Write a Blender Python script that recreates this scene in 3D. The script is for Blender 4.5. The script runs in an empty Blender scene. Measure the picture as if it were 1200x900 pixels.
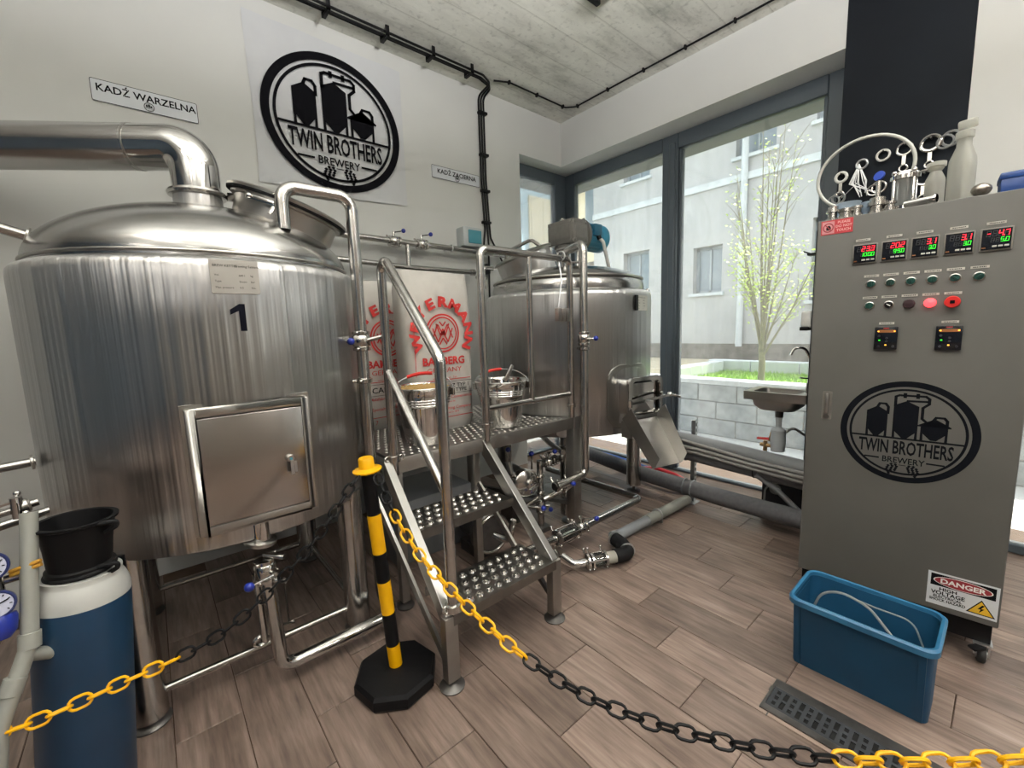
import bpy, bmesh, math, random
from mathutils import Vector, Matrix
random.seed(7)
C = bpy.context.scene.collection
SC = bpy.context.scene
PI = math.pi
V = Vector

# ------------------------------------------------------------------ camera
cam_d = bpy.data.cameras.new('camera')
cam = bpy.data.objects.new('camera', cam_d); C.objects.link(cam)
cam_d.sensor_width = 36.0
cam_d.lens = 36.0 * 499.7 / 1200.0
cam_d.clip_start = 0.02
YAW, PIT, ROL, EYE = 0.868, 0.1283, 0.0319, 1.285
fw = V((math.cos(YAW)*math.cos(PIT), math.sin(YAW)*math.cos(PIT), -math.sin(PIT)))
rt = V((math.sin(YAW), -math.cos(YAW), 0)); dn = fw.cross(rt)
r2 = rt*math.cos(ROL) + dn*math.sin(ROL); d2 = -rt*math.sin(ROL) + dn*math.cos(ROL)
mw = Matrix((r2, -d2, -fw)).transposed().to_4x4(); mw.translation = V((0, 0, EYE))
cam.matrix_world = mw
SC.camera = cam

# ------------------------------------------------------------------ light
SC.view_settings.view_transform = 'Standard'
SC.view_settings.look = 'None'
SC.view_settings.gamma = 1.0
SC.view_settings.use_curve_mapping = False
SC.view_settings.exposure = 0.4
SC.cycles.use_denoising = True
SC.cycles.caustics_reflective = False
SC.cycles.caustics_refractive = False
SC.cycles.max_bounces = 10
SC.cycles.transparent_max_bounces = 16
SC.cycles.sample_clamp_indirect = 6.0
world = bpy.data.worlds.new('sky'); SC.world = world; world.use_nodes = True
wn = world.node_tree.nodes; wl = world.node_tree.links
sky = wn.new('ShaderNodeTexSky'); sky.sky_type = 'NISHITA'; sky.sun_disc = False
sky.sun_elevation = math.radians(46); sky.sun_rotation = math.radians(115); sky.dust_density = 3.0; sky.air_density = 1.0
hs = wn.new('ShaderNodeHueSaturation'); hs.inputs['Saturation'].default_value = 0.28
wl.new(sky.outputs[0], hs.inputs['Color']); wl.new(hs.outputs[0], wn['Background'].inputs[0])
wn['Background'].inputs[1].default_value = .8
sun_d = bpy.data.lights.new('sun', 'SUN'); sun_d.energy = 9.0; sun_d.angle = math.radians(0.6); sun_d.color = (1, .93, .8)
sun = bpy.data.objects.new('sun', sun_d); C.objects.link(sun)
sun.rotation_euler = V((0.45, -0.15, 0.88)).to_track_quat('Z', 'Y').to_euler()
LAMP_W = 36.0

# ------------------------------------------------------------------ helpers
def lin(h):
    h = h.lstrip('#'); c = [int(h[i:i+2], 16)/255 for i in (0, 2, 4)]
    return tuple(x/12.92 if x <= .04045 else ((x+.055)/1.055)**2.4 for x in c) + (1,)

def mat(name, col, rough=.5, metal=0., **kw):
    m = bpy.data.materials.new(name); m.use_nodes = True
    b = m.node_tree.nodes['Principled BSDF']
    b.inputs['Base Color'].default_value = lin(col) if isinstance(col, str) else tuple(col)
    b.inputs['Roughness'].default_value = rough; b.inputs['Metallic'].default_value = metal
    for k, v in kw.items(): b.inputs[k.replace('_', ' ')].default_value = v
    return m
def nodes(m): return m.node_tree.nodes, m.node_tree.links, m.node_tree.nodes['Principled BSDF']
def nd(m, t, **kw):
    n = m.node_tree.nodes.new(t)
    for k, v in kw.items(): setattr(n, k, v)
    return n
def ramp(m, stops):
    r = nd(m, 'ShaderNodeValToRGB'); e = r.color_ramp.elements
    while len(e) < len(stops): e.new(.5)
    for i, (p, c) in enumerate(stops): e[i].position = p; e[i].color = lin(c) if isinstance(c, str) else c
    return r
def mottled(name, c0, c1, scale, rough=.6, metal=0., stretch=(1, 1, 1), bump=0., detail=6., **kw):
    m = mat(name, c0, rough, metal, **kw); n, l, b = nodes(m)
    tc = nd(m, 'ShaderNodeTexCoord'); mp = nd(m, 'ShaderNodeMapping'); mp.inputs['Scale'].default_value = stretch
    nz = nd(m, 'ShaderNodeTexNoise'); nz.inputs['Scale'].default_value = scale; nz.inputs['Detail'].default_value = detail
    r = ramp(m, [(.32, c0), (.68, c1)])
    l.new(tc.outputs['Object'], mp.inputs[0]); l.new(mp.outputs[0], nz.inputs['Vector']); l.new(nz.outputs['Fac'], r.inputs[0]); l.new(r.outputs[0], b.inputs['Base Color'])
    if bump:
        bp = nd(m, 'ShaderNodeBump'); bp.inputs['Strength'].default_value = bump; bp.inputs['Distance'].default_value = .01
        l.new(nz.outputs['Fac'], bp.inputs['Height']); l.new(bp.outputs[0], b.inputs['Normal'])
    return m

class MB:
    def __init__(s): s.v = []; s.f = []
    def add(s, vs, fs):
        o = len(s.v); s.v += [tuple(x) for x in vs]; s.f += [tuple(i+o for i in f) for f in fs]; return s
    def box(s, c, d, R=None):
        hx, hy, hz = d[0]/2, d[1]/2, d[2]/2; c = V(c)
        P = [V((x*hx, y*hy, z*hz)) for z in (-1, 1) for y in (-1, 1) for x in (-1, 1)]
        if R: P = [R @ p for p in P]
        return s.add([c+p for p in P], [(0, 2, 3, 1), (4, 5, 7, 6), (0, 1, 5, 4), (2, 6, 7, 3), (0, 4, 6, 2), (1, 3, 7, 5)])
    def bb(s, x0, x1, y0, y1, z0, z1): return s.box(((x0+x1)/2, (y0+y1)/2, (z0+z1)/2), (x1-x0, y1-y0, z1-z0))
    def bar(s, p0, p1, w, h, up=(0, 0, 1)):
        p0, p1 = V(p0), V(p1); d = (p1-p0); L = d.length; d.normalize(); u = V(up); x = u.cross(d).normalized(); y = d.cross(x)
        return s.box((p0+p1)/2, (w, h, L), Matrix((x, y, d)).transposed())
    def rings(s, rings, closed=True, cap0=True, cap1=True):
        n = len(rings[0]); o = len(s.v); fs = []
        for r in rings: s.v += [tuple(p) for p in r]
        for i in range(len(rings)-1):
            a = o+i*n; b = a+n
            for j in range(n if closed else n-1):
                k = (j+1) % n; fs.append((a+j, a+k, b+k, b+j))
        if cap0: fs.append(tuple(o+j for j in reversed(range(n))))
        if cap1: fs.append(tuple(o+(len(rings)-1)*n+j for j in range(n)))
        s.f += fs; return s
    def cyl(s, p0, p1, r0, r1=None, n=20):
        r1 = r0 if r1 is None else r1; p0, p1 = V(p0), V(p1); d = (p1-p0).normalized()
        x = d.orthogonal().normalized(); y = d.cross(x)
        R = lambda p, r: [p + x*(r*math.cos(2*PI*j/n)) + y*(r*math.sin(2*PI*j/n)) for j in range(n)]
        return s.rings([R(p0, r0), R(p1, r1)])
    def tube(s, pts, r, n=12, bend=0., seg=6, closed=False):
        pts = [V(p) for p in pts]
        if bend:
            q = [pts[0]]
            for i in range(1, len(pts)-1):
                a, b, c = pts[i-1], pts[i], pts[i+1]; u = (a-b); w = (c-b); lu, lw = u.length, w.length; u.normalize(); w.normalize()
                th = u.angle(w)
                if th > PI-.02: q.append(b); continue
                t = min(bend/math.tan(th/2), lu*.49, lw*.49); rr = t*math.tan(th/2)
                cen = b + (u+w).normalized()*(rr/math.sin(th/2)); e0 = (b+u*t)-cen; e1 = (b+w*t)-cen; al = e0.angle(e1); ax = e0.cross(e1).normalized()
                for k in range(seg+1): q.append(cen + Matrix.Rotation(al*k/seg, 3, ax) @ e0)
            q.append(pts[-1]); pts = q
        rg = []; N = len(pts); x = None
        for i in range(N):
            if closed: t = pts[(i+1) % N]-pts[i-1]
            else: t = pts[min(i+1, N-1)]-pts[max(i-1, 0)]
            t.normalize()
            x = (t.orthogonal() if x is None else x - t*x.dot(t)).normalized(); y = t.cross(x)
            rr = r[i] if isinstance(r, (list, tuple)) else r
            rg.append([pts[i] + x*(rr*math.cos(2*PI*j/n)) + y*(rr*math.sin(2*PI*j/n)) for j in range(n)])
        if closed:
            # align last ring to the first to limit twist
            rg.append(rg[0]); return s.rings(rg, cap0=False, cap1=False)
        return s.rings(rg)
    def lathe(s, prof, c, axis=(0, 0, 1), n=48, cap0=True, cap1=True, xdir=None):
        c = V(c); d = V(axis).normalized(); x = (V(xdir) if xdir else (V((1, 0, 0)) if abs(d.z) > .9 else d.orthogonal()))
        x = (x - d*x.dot(d)).normalized(); y = d.cross(x)
        return s.rings([[c + d*z + x*(r*math.cos(2*PI*j/n)) + y*(r*math.sin(2*PI*j/n)) for j in range(n)] for r, z in prof], cap0=cap0, cap1=cap1)
    def torus(s, c, axis, R, r, n=28, m=10, a0=0., a1=2*PI):
        c = V(c); d = V(axis).normalized(); x = d.orthogonal().normalized() if abs(d.z) < .9 else V((1, 0, 0)); x = (x-d*x.dot(d)).normalized(); y = d.cross(x)
        full = abs(a1-a0-2*PI) < 1e-6
        pts = [c + x*(R*math.cos(a0+(a1-a0)*k/n)) + y*(R*math.sin(a0+(a1-a0)*k/n)) for k in range(n if full else n+1)]
        return s.tube(pts, r, m, closed=full)
    def ball(s, c, r, n=14, sc=(1, 1, 1)):
        c = V(c); rg = [[c + V((sc[0]*r*math.sin(a)*math.cos(2*PI*j/n), sc[1]*r*math.sin(a)*math.sin(2*PI*j/n), -sc[2]*r*math.cos(a))) for j in range(n)] for a in [PI*k/8 for k in range(1, 8)]]
        return s.rings(rg)
    def prism(s, P, O, u, v, t0=0., t1=.001):
        O, u, v = V(O), V(u), V(v); w = u.cross(v).normalized(); n = len(P)
        return s.rings([[O + u*a + v*b + w*t for a, b in P] for t in (t0, t1)])
    def flat(s, P, O, u, v, t=0.):
        O, u, v = V(O), V(u), V(v); w = u.cross(v).normalized()
        return s.add([O+u*a+v*b+w*t for a, b in P], [tuple(range(len(P)))])
    def ann(s, cx, cy, r0, r1, O, u, v, t=0., n=64, a0=0., a1=2*PI):
        O, u, v = V(O), V(u), V(v); w = u.cross(v).normalized(); vs = []
        for k in range(n+1):
            a = a0+(a1-a0)*k/n
            for r in (r0, r1): vs.append(O+u*(cx+r*math.cos(a))+v*(cy+r*math.sin(a))+w*t)
        return s.add(vs, [(2*k, 2*k+1, 2*k+3, 2*k+2) for k in range(n)])
    def text(s, tx, O, u, v, size, t=0.0008, align='CENTER', xs=1., bold=0.):
        key = (tx, bold, align)
        if key not in TX:
            cu = bpy.data.curves.new('txt', 'FONT'); cu.body = tx; cu.align_x = align; cu.size = 1; cu.offset = bold; cu.resolution_u = 2
            ob = bpy.data.objects.new('txt', cu); me = ob.to_mesh(); TX[key] = ([tuple(p.co) for p in me.vertices], [tuple(p.vertices) for p in me.polygons])
            ob.to_mesh_clear(); bpy.data.objects.remove(ob); bpy.data.curves.remove(cu)
        vs, fs = TX[key]; O, u, v = V(O), V(u).normalized(), V(v).normalized(); w = u.cross(v)
        return s.add([O+u*(p[0]*size*xs)+v*(p[1]*size)+w*t for p in vs], fs)
    def build(s, name, m, parent=None, origin=None, bevel=0., seg=2, smooth=40, subd=0):
        me = bpy.data.meshes.new(name)
        xs, ys, zs = zip(*s.v)
        if origin is None: origin = ((min(xs)+max(xs))/2, (min(ys)+max(ys))/2, min(zs))
        o = V(origin)
        me.from_pydata([V(p)-o for p in s.v], [], s.f)
        if bevel:
            bm = bmesh.new(); bm.from_mesh(me); bmesh.ops.remove_doubles(bm, verts=bm.verts, dist=1e-6)
            es = [e for e in bm.edges if len(e.link_faces) == 2 and e.calc_face_angle() > .6]
            bmesh.ops.bevel(bm, geom=es, offset=bevel, segments=seg, affect='EDGES', profile=.5, clamp_overlap=True)
            bm.to_mesh(me); bm.free()
        me.update()
        if smooth:
            me.polygons.foreach_set('use_smooth', [True]*len(me.polygons)); me.set_sharp_from_angle(angle=math.radians(smooth))
        me.materials.append(m)
        ob = bpy.data.objects.new(name, me); C.objects.link(ob); link(ob, o, parent); return ob
TX = {}; WO = {}
def link(ob, o, parent):
    WO[ob.name] = V(o)
    if parent: ob.parent = parent; ob.location = V(o)-WO[parent.name]
    else: ob.location = o
def thing(name, label, cat, loc=(0, 0, 0), group=None):
    o = bpy.data.objects.new(name, None); C.objects.link(o); o.location = loc; o.empty_display_size = .05; WO[o.name] = V(loc)
    return tag(o, label, cat, group)
def tag(o, label, cat, group=None):
    o['label'] = label; o['category'] = cat
    if group: o['group'] = group
    return o
def struct(o): o['kind'] = 'structure'; return o
def lab(o, t): o['label'] = t; return o
def stuff(o): o['kind'] = 'stuff'; return o
def inst(src, name, loc, parent=None, R=None):
    o = bpy.data.objects.new(name, src.data); C.objects.link(o); link(o, V(loc), parent)
    if R is not None: o.rotation_euler = R
    return o
def dup(root, loc, rotz=0., label=None):
    r = root.copy(); C.objects.link(r); r.location = loc; r.rotation_euler = (0, 0, rotz); WO[r.name] = V(loc)
    if label: r['label'] = label
    for ch in list(root.children):
        c = ch.copy(); C.objects.link(c); c.parent = r
        for g in ch.children:
            d = g.copy(); C.objects.link(d); d.parent = c
    return r
def arc(cx, cy, r, a0, a1, n=8): return [(cx+r*math.cos(a0+(a1-a0)*k/n), cy+r*math.sin(a0+(a1-a0)*k/n)) for k in range(n+1)]
def rrect(x0, x1, y0, y1, r, n=5): return arc(x1-r, y1-r, r, 0, PI/2, n)+arc(x0+r, y1-r, r, PI/2, PI, n)+arc(x0+r, y0+r, r, PI, 1.5*PI, n)+arc(x1-r, y0+r, r, 1.5*PI, 2*PI, n)
X, Y, Z = V((1, 0, 0)), V((0, 1, 0)), V((0, 0, 1))

# ------------------------------------------------------------------ materials
def brushed(name, col, rough, aniso, lo=.85):
    m = mat(name, col, rough, 1.0); n, l, b = nodes(m)
    b.inputs['Anisotropic'].default_value = aniso; b.inputs['Anisotropic Rotation'].default_value = .0
    tg = nd(m, 'ShaderNodeTangent', direction_type='RADIAL', axis='Z'); l.new(tg.outputs[0], b.inputs['Tangent'])
    tc = nd(m, 'ShaderNodeTexCoord'); mp = nd(m, 'ShaderNodeMapping'); mp.inputs['Scale'].default_value = (22, 22, .25)
    nz = nd(m, 'ShaderNodeTexNoise'); nz.inputs['Scale'].default_value = 3; nz.inputs['Detail'].default_value = 4
    mr = nd(m, 'ShaderNodeMapRange'); mr.inputs['To Min'].default_value = rough*.92; mr.inputs['To Max'].default_value = rough*1.08
    l.new(tc.outputs['Object'], mp.inputs[0]); l.new(mp.outputs[0], nz.inputs['Vector']); l.new(nz.outputs['Fac'], mr.inputs['Value']); l.new(mr.outputs[0], b.inputs['Roughness'])
    mp2 = nd(m, 'ShaderNodeMapping'); mp2.inputs['Scale'].default_value = (9, 9, .02); n2 = nd(m, 'ShaderNodeTexNoise'); n2.inputs['Scale'].default_value = 2.0; n2.inputs['Detail'].default_value = 3
    bp = nd(m, 'ShaderNodeBump'); bp.inputs['Strength'].default_value = 1.0; bp.inputs['Distance'].default_value = .014 if aniso > .6 else 0.
    l.new(tc.outputs['Object'], mp2.inputs[0]); l.new(mp2.outputs[0], n2.inputs['Vector']); l.new(n2.outputs['Fac'], bp.inputs['Height']); l.new(bp.outputs[0], b.inputs['Normal'])
    return m
M = {}
M['tank'] = brushed('brushed tank steel', (.53, .53, .525, 1), .29, .96)
M['dome'] = brushed('satin dome steel', (.47, .465, .455, 1), .22, .4)
M['rail'] = mottled('satin tube steel', (.46, .45, .43, 1), (.54, .525, .505, 1), 30, .2, 1.)
M['satin'] = mottled('satin flat steel', (.38, .37, .35, 1), (.45, .435, .41, 1), 6, .34, 1.)
M['frame'] = mottled('matte section steel', (.33, .315, .295, 1), (.40, .385, .36, 1), 8, .42, 1.)
M['pol'] = mat('polished steel', (.62, .61, .595, 1), .09, 1.)
M['fit'] = mottled('fitting steel', (.48, .465, .44, 1), (.6, .585, .56, 1), 40, .18, 1.)
M['dkst'] = mottled('dark steel', (.11, .105, .1, 1), (.16, .15, .145, 1), 20, .45, .9)
M['black'] = mat('black plastic', '#0c0c0e', .5)
M['rubber'] = mat('black rubber', '#121214', .7)
M['yellow'] = mat('yellow plastic', '#f2b400', .42)
M['wall'] = mottled('white wall paint', '#cacbc8', '#d0d1ce', 1.4, .85, bump=.02)
M['lintel'] = M['wall']
M['frameg'] = mat('anthracite window frame', '#4b545b', .45)
M['navy'] = mottled('navy painted column', '#11151b', '#161b22', 3, .75, Specular_IOR_Level=.2)
for k_ in ('black', 'rubber'): nodes(M[k_])[2].inputs['Specular IOR Level'].default_value = .22
M['knob'] = mat('blue knob plastic', '#1c2d8a', .3)
M['red'] = mat('red plastic', '#c8231f', .4)
M['white'] = mat('white plastic', '#e6e6e2', .45)
M['signw'] = mat('white sign board', '#d3d7dc', .35)
M['ink'] = mat('black print', '#101014', .9, Specular_IOR_Level=.08)
M['rink'] = mat('red print', '#c4322f', .7)
M['wink'] = mat('white print', '#efeeea', .6)
M['cab'] = mottled('grey cabinet enamel', '#575653', '#5e5d5a', 2.5, .6, Specular_IOR_Level=.3)
M['cabs'] = mat('grey cabinet trim', '#6d6963', .4)
M['pvc'] = mat('grey pipe plastic', '#7d8084', .45)
M['pvcw'] = mat('light grey pipe plastic', '#8e8f89', .5)
M['insul'] = mottled('grey foam insulation', '#57575a', '#636366', 40, .8)
M['cable'] = mat('grey cable sheath', '#8d8b88', .5)
M['bhose'] = mat('blue hose plastic', '#2f62b4', .35)
M['rhose'] = mat('red hose plastic', '#c02c35', .35)
M['crate'] = mottled('blue crate plastic', '#15415f', '#184868', 5, .5, Specular_IOR_Level=.35)
M['gasb'] = mottled('dark blue cylinder paint', '#15344f', '#193b58', 6, .4)
M['gasw'] = mottled('white cylinder paint', '#b2b3b0', '#bebfbc', 12, .4)
M['motor'] = mottled('cyan blue motor paint', '#2d7c9c', '#358aa9', 10, .4)
M['gear'] = mottled('grey gearbox casting', '#6d6b67', '#777571', 30, .45, metal=.4)
M['sack'] = mottled('white woven sack', '#bdbab4', '#cbc8c2', 8, .7, bump=.3)
M['grain'] = mottled('barley malt grain', '#8a6a3a', '#c9a86a', 220, .8, bump=.4)
M['bannerm'] = mottled('white banner cloth', '#bfc1c4', '#cdcfd1', 2.2, .7, bump=.5, stretch=(1, 1, .5))
M['green'] = mat('dark green button', '#0c3b34', .35)
M['panel'] = mat('black display glass', '#14161c', .15)
M['lcd0'] = mat('unlit display segment', '#2c2d33', .4)
M['tyre'] = mat('castor tyre', '#2c2c2c', .6)
M['label'] = mat('pale label strip', '#c9c6bf', .5)
M['galv'] = mottled('galvanised steel', (.5, .51, .52, 1), (.62, .63, .64, 1), 60, .35, .95)
M['basin'] = mottled('stainless basin steel', (.42, .40, .37, 1), (.48, .46, .43, 1), 10, .3, 1.)
M['speak'] = mottled('black case vinyl', '#1d1e22', '#25262b', 30, .6)
M['teal'] = mat('tinted plastic lid', '#4a8a98', .2)
M['boxp'] = mat('light grey box plastic', '#b3b9ba', .5)
M['copper'] = mat('brass', (.7, .45, .22, 1), .3, 1.)
M['grate'] = mottled('dark cast grate', '#2a2c30', '#33363a', 14, .6)
M['pit'] = mat('dark pit', '#050505', .9)
M['bluebox'] = mat('blue box plastic', '#1d3f7d', .4)
def emit(name, col, s):
    m = mat(name, col, .5); b = nodes(m)[2]; b.inputs['Emission Color'].default_value = lin(col); b.inputs['Emission Strength'].default_value = s; return m
M['ledr'] = emit('lit red segment', '#ff2233', 2.2)
M['ledg'] = emit('lit green segment', '#2fe02a', 1.4)
M['leda'] = emit('lit amber lamp', '#ffb040', 2.0)
M['ledd'] = emit('dim amber window', '#7a4a22', .25)
M['lampr'] = emit('lit red lamp', '#ff3b40', 2.6)
M['tubel'] = emit('lit fluorescent tube', '#fff3e0', 9.)

def see_thru(name, col, alpha_glossy, rough=.05, haze=.0, hazecol='#e4e5e4', pattern=False):
    m = bpy.data.materials.new(name); m.use_nodes = True; n, l = m.node_tree.nodes, m.node_tree.links
    n.remove(n['Principled BSDF']); out = n['Material Output']
    tr = n.new('ShaderNodeBsdfTransparent'); tr.inputs[0].default_value = lin(col)
    gl = n.new('ShaderNodeBsdfGlossy'); gl.inputs['Roughness'].default_value = rough
    fr = n.new('ShaderNodeFresnel'); fr.inputs['IOR'].default_value = 1.45
    mul = n.new('ShaderNodeMath'); mul.operation = 'MULTIPLY_ADD'; mul.inputs[1].default_value = alpha_glossy; mul.inputs[2].default_value = .01
    l.new(fr.outputs[0], mul.inputs[0])
    mx = n.new('ShaderNodeMixShader'); l.new(mul.outputs[0], mx.inputs[0]); l.new(tr.outputs[0], mx.inputs[1]); l.new(gl.outputs[0], mx.inputs[2])
    df = n.new('ShaderNodeBsdfDiffuse'); df.inputs[0].default_value = lin(hazecol)
    tl = n.new('ShaderNodeBsdfTranslucent'); tl.inputs[0].default_value = lin(hazecol)
    ad = n.new('ShaderNodeMixShader'); ad.inputs[0].default_value = .5; l.new(df.outputs[0], ad.inputs[1]); l.new(tl.outputs[0], ad.inputs[2])
    mh = n.new('ShaderNodeMixShader'); mh.inputs[0].default_value = haze; l.new(mx.outputs[0], mh.inputs[1]); l.new(ad.outputs[0], mh.inputs[2])
    if pattern:
        tc = n.new('ShaderNodeTexCoord'); mp = n.new('ShaderNodeMapping'); mp.inputs['Scale'].default_value = (1, 2.6, .55)
        nz = n.new('ShaderNodeTexNoise'); nz.inputs['Scale'].default_value = 2.3; nz.inputs['Detail'].default_value = 5; nz.inputs['Roughness'].default_value = .6
        mr = n.new('ShaderNodeMapRange'); mr.inputs['From Min'].default_value = .35; mr.inputs['From Max'].default_value = .75; mr.inputs['To Min'].default_value = haze*.55; mr.inputs['To Max'].default_value = haze*1.6
        l.new(tc.outputs['Object'], mp.inputs[0]); l.new(mp.outputs[0], nz.inputs['Vector']); l.new(nz.outputs['Fac'], mr.inputs['Value']); l.new(mr.outputs[0], mh.inputs[0])
    l.new(mh.outputs[0], out.inputs[0]); return m
M['glass'] = see_thru('hazy smeared window glass', '#f4f5f3', .8, .02, .10, pattern=True)  # pale film paints a veil of hazy reflections as well as smears
M['sight'] = see_thru('clear sight glass', '#e6efee', 1., .03, .05)
M['clear'] = see_thru('clear hose plastic', '#e8eeee', 1., .1, .45)
M['milky'] = see_thru('milky jug plastic', '#f0f0ea', .6, .25, .5, '#e4e4de')

# concrete ceiling with board marks running along X
m = M['conc'] = mat('board marked concrete', '#8e8f88', .85); n, l, b = nodes(m)
tc = nd(m, 'ShaderNodeTexCoord'); mp = nd(m, 'ShaderNodeMapping'); mp.inputs['Scale'].default_value = (.55, 1.6, 1)
n1 = nd(m, 'ShaderNodeTexNoise'); n1.inputs['Scale'].default_value = 2.2; n1.inputs['Detail'].default_value = 9; n1.inputs['Roughness'].default_value = .68
r1 = ramp(m, [(.3, '#94958e'), (.48, '#cfcfc7'), (.7, '#e6e6de')])
n2 = nd(m, 'ShaderNodeTexNoise'); n2.inputs['Scale'].default_value = 28; n2.inputs['Detail'].default_value = 5
r2_ = ramp(m, [(.28, (.55, .55, .55, 1)), (.45, (1, 1, 1, 1))])
sp = nd(m, 'ShaderNodeSeparateXYZ'); md = nd(m, 'ShaderNodeMath', operation='MODULO'); md.inputs[1].default_value = .235
ab = nd(m, 'ShaderNodeMath', operation='ADD'); ab.inputs[1].default_value = 20.
wob = nd(m, 'ShaderNodeMath', operation='MULTIPLY_ADD'); wob.inputs[1].default_value = .03
r3 = ramp(m, [(0., (.62, .62, .6, 1)), (.06, (1, 1, 1, 1))])
dv = nd(m, 'ShaderNodeMath', operation='DIVIDE'); dv.inputs[1].default_value = .235
m1 = nd(m, 'ShaderNodeMixRGB', blend_type='MULTIPLY'); m1.inputs[0].default_value = .6
m2 = nd(m, 'ShaderNodeMixRGB', blend_type='MULTIPLY'); m2.inputs[0].default_value = .75
l.new(tc.outputs['Object'], mp.inputs[0]); l.new(mp.outputs[0], n1.inputs['Vector']); l.new(tc.outputs['Object'], n2.inputs['Vector'])
l.new(tc.outputs['Object'], sp.inputs[0]); l.new(n1.outputs['Fac'], wob.inputs[0]); l.new(sp.outputs['Y'], wob.inputs[2]); l.new(wob.outputs[0], ab.inputs[0]); l.new(ab.outputs[0], md.inputs[0]); l.new(md.outputs[0], dv.inputs[0]); l.new(dv.outputs[0], r3.inputs[0])
l.new(n1.outputs['Fac'], r1.inputs[0]); l.new(n2.outputs['Fac'], r2_.inputs[0])
l.new(r1.outputs[0], m1.inputs[1]); l.new(r2_.outputs[0], m1.inputs[2]); l.new(m1.outputs[0], m2.inputs[1]); l.new(r3.outputs[0], m2.inputs[2]); l.new(m2.outputs[0], b.inputs['Base Color'])
bp = nd(m, 'ShaderNodeBump'); bp.inputs['Strength'].default_value = .25; l.new(m2.outputs[0], bp.inputs['Height']); l.new(bp.outputs[0], b.inputs['Normal'])

# wood look tile, grain along Y, each tile its own shade
m = M['tile'] = mat('wood look tile', '#7a5c47', .36); n, l, b = nodes(m)
tc = nd(m, 'ShaderNodeTexCoord'); oi = nd(m, 'ShaderNodeObjectInfo')
off = nd(m, 'ShaderNodeVectorMath', operation='MULTIPLY_ADD'); off.inputs[1].default_value = (37, 53, 11)
cb = nd(m, 'ShaderNodeCombineXYZ'); l.new(oi.outputs['Random'], cb.inputs[0]); l.new(oi.outputs['Random'], cb.inputs[1])
l.new(cb.outputs[0], off.inputs[0]); l.new(tc.outputs['Object'], off.inputs[2])
mp = nd(m, 'ShaderNodeMapping'); mp.inputs['Scale'].default_value = (20, 1.5, 1); l.new(off.outputs[0], mp.inputs[0])
n1 = nd(m, 'ShaderNodeTexNoise'); n1.inputs['Scale'].default_value = 2.4; n1.inputs['Detail'].default_value = 9; n1.inputs['Roughness'].default_value = .62; n1.inputs['Distortion'].default_value = .25; l.new(mp.outputs[0], n1.inputs['Vector'])
mp2 = nd(m, 'ShaderNodeMapping'); mp2.inputs['Scale'].default_value = (2.2, 1, 1); l.new(off.outputs[0], mp2.inputs[0])
n2 = nd(m, 'ShaderNodeTexNoise'); n2.inputs['Scale'].default_value = 3.1; n2.inputs['Detail'].default_value = 3; l.new(mp2.outputs[0], n2.inputs['Vector'])
r1 = ramp(m, [(.26, '#5c493e'), (.5, '#826b5d'), (.75, '#9b8476')])
r2_ = ramp(m, [(.25, '#5d4a3e'), (.6, '#ffffff')])
m1 = nd(m, 'ShaderNodeMixRGB', blend_type='MULTIPLY'); m1.inputs[0].default_value = .55
hsv = nd(m, 'ShaderNodeHueSaturation'); hsv.inputs['Saturation'].default_value = .78
mr = nd(m, 'ShaderNodeMapRange'); mr.inputs['To Min'].default_value = .85; mr.inputs['To Max'].default_value = 1.22; l.new(oi.outputs['Random'], mr.inputs['Value']); l.new(mr.outputs[0], hsv.inputs['Value'])
l.new(n1.outputs['Fac'], r1.inputs[0]); l.new(n2.outputs['Fac'], r2_.inputs[0]); l.new(r1.outputs[0], m1.inputs[1]); l.new(r2_.outputs[0], m1.inputs[2]); l.new(m1.outputs[0], hsv.inputs['Color']); l.new(hsv.outputs[0], b.inputs['Base Color'])
bp = nd(m, 'ShaderNodeBump'); bp.inputs['Strength'].default_value = .12; bp.inputs['Distance'].default_value = .004; l.new(n1.outputs['Fac'], bp.inputs['Height']); l.new(bp.outputs[0], b.inputs['Normal'])
M['grout'] = mottled('brown grout', '#4a3a2f', '#5a483b', 20, .9)

# outside
M['pave'] = mottled('pale pavement', '#cdcfce', '#d8dad8', 4, .9, bump=.1)
M['block'] = mottled('split grey block', '#7f878b', '#a3aaac', 9, .9, bump=.4)
M['cap'] = mottled('pale cap stone', '#b9c0c2', '#c6ccce', 8, .85)
M['lawn'] = mottled('lawn grass', '#6f9a2a', '#93bd3c', 25, .9, bump=.5)
M['leaf'] = mat('young leaf', '#aac63f', .5)
M['bark'] = mottled('pale bark', '#6b6650', '#85805f', 20, .8)
M['fac'] = mottled('pale render facade', '#a5a6a6', '#b2b3b2', 1.2, .9)
M['facd'] = mat('grey window recess', '#8f989e', .35)
M['facg'] = mat('far window glass', '#7b8890', .12)
M['plinth'] = mottled('dark stone plinth', '#57544f', '#77726b', 8, .85)
M['cream'] = mottled('cream render facade', '#e2d6b4', '#ece1c2', 1.5, .9)
M['paleb'] = mottled('pale blue facade', '#a9c6d6', '#b6d0de', 1.5, .85)
M['sand'] = mottled('sandy path', '#b5a98f', '#c4b99f', 5, .95)

XW, YW, ZC, XF, YF = 3.205, 2.95, 3.2, 3.43, 3.10
ZS = 2.81
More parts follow.
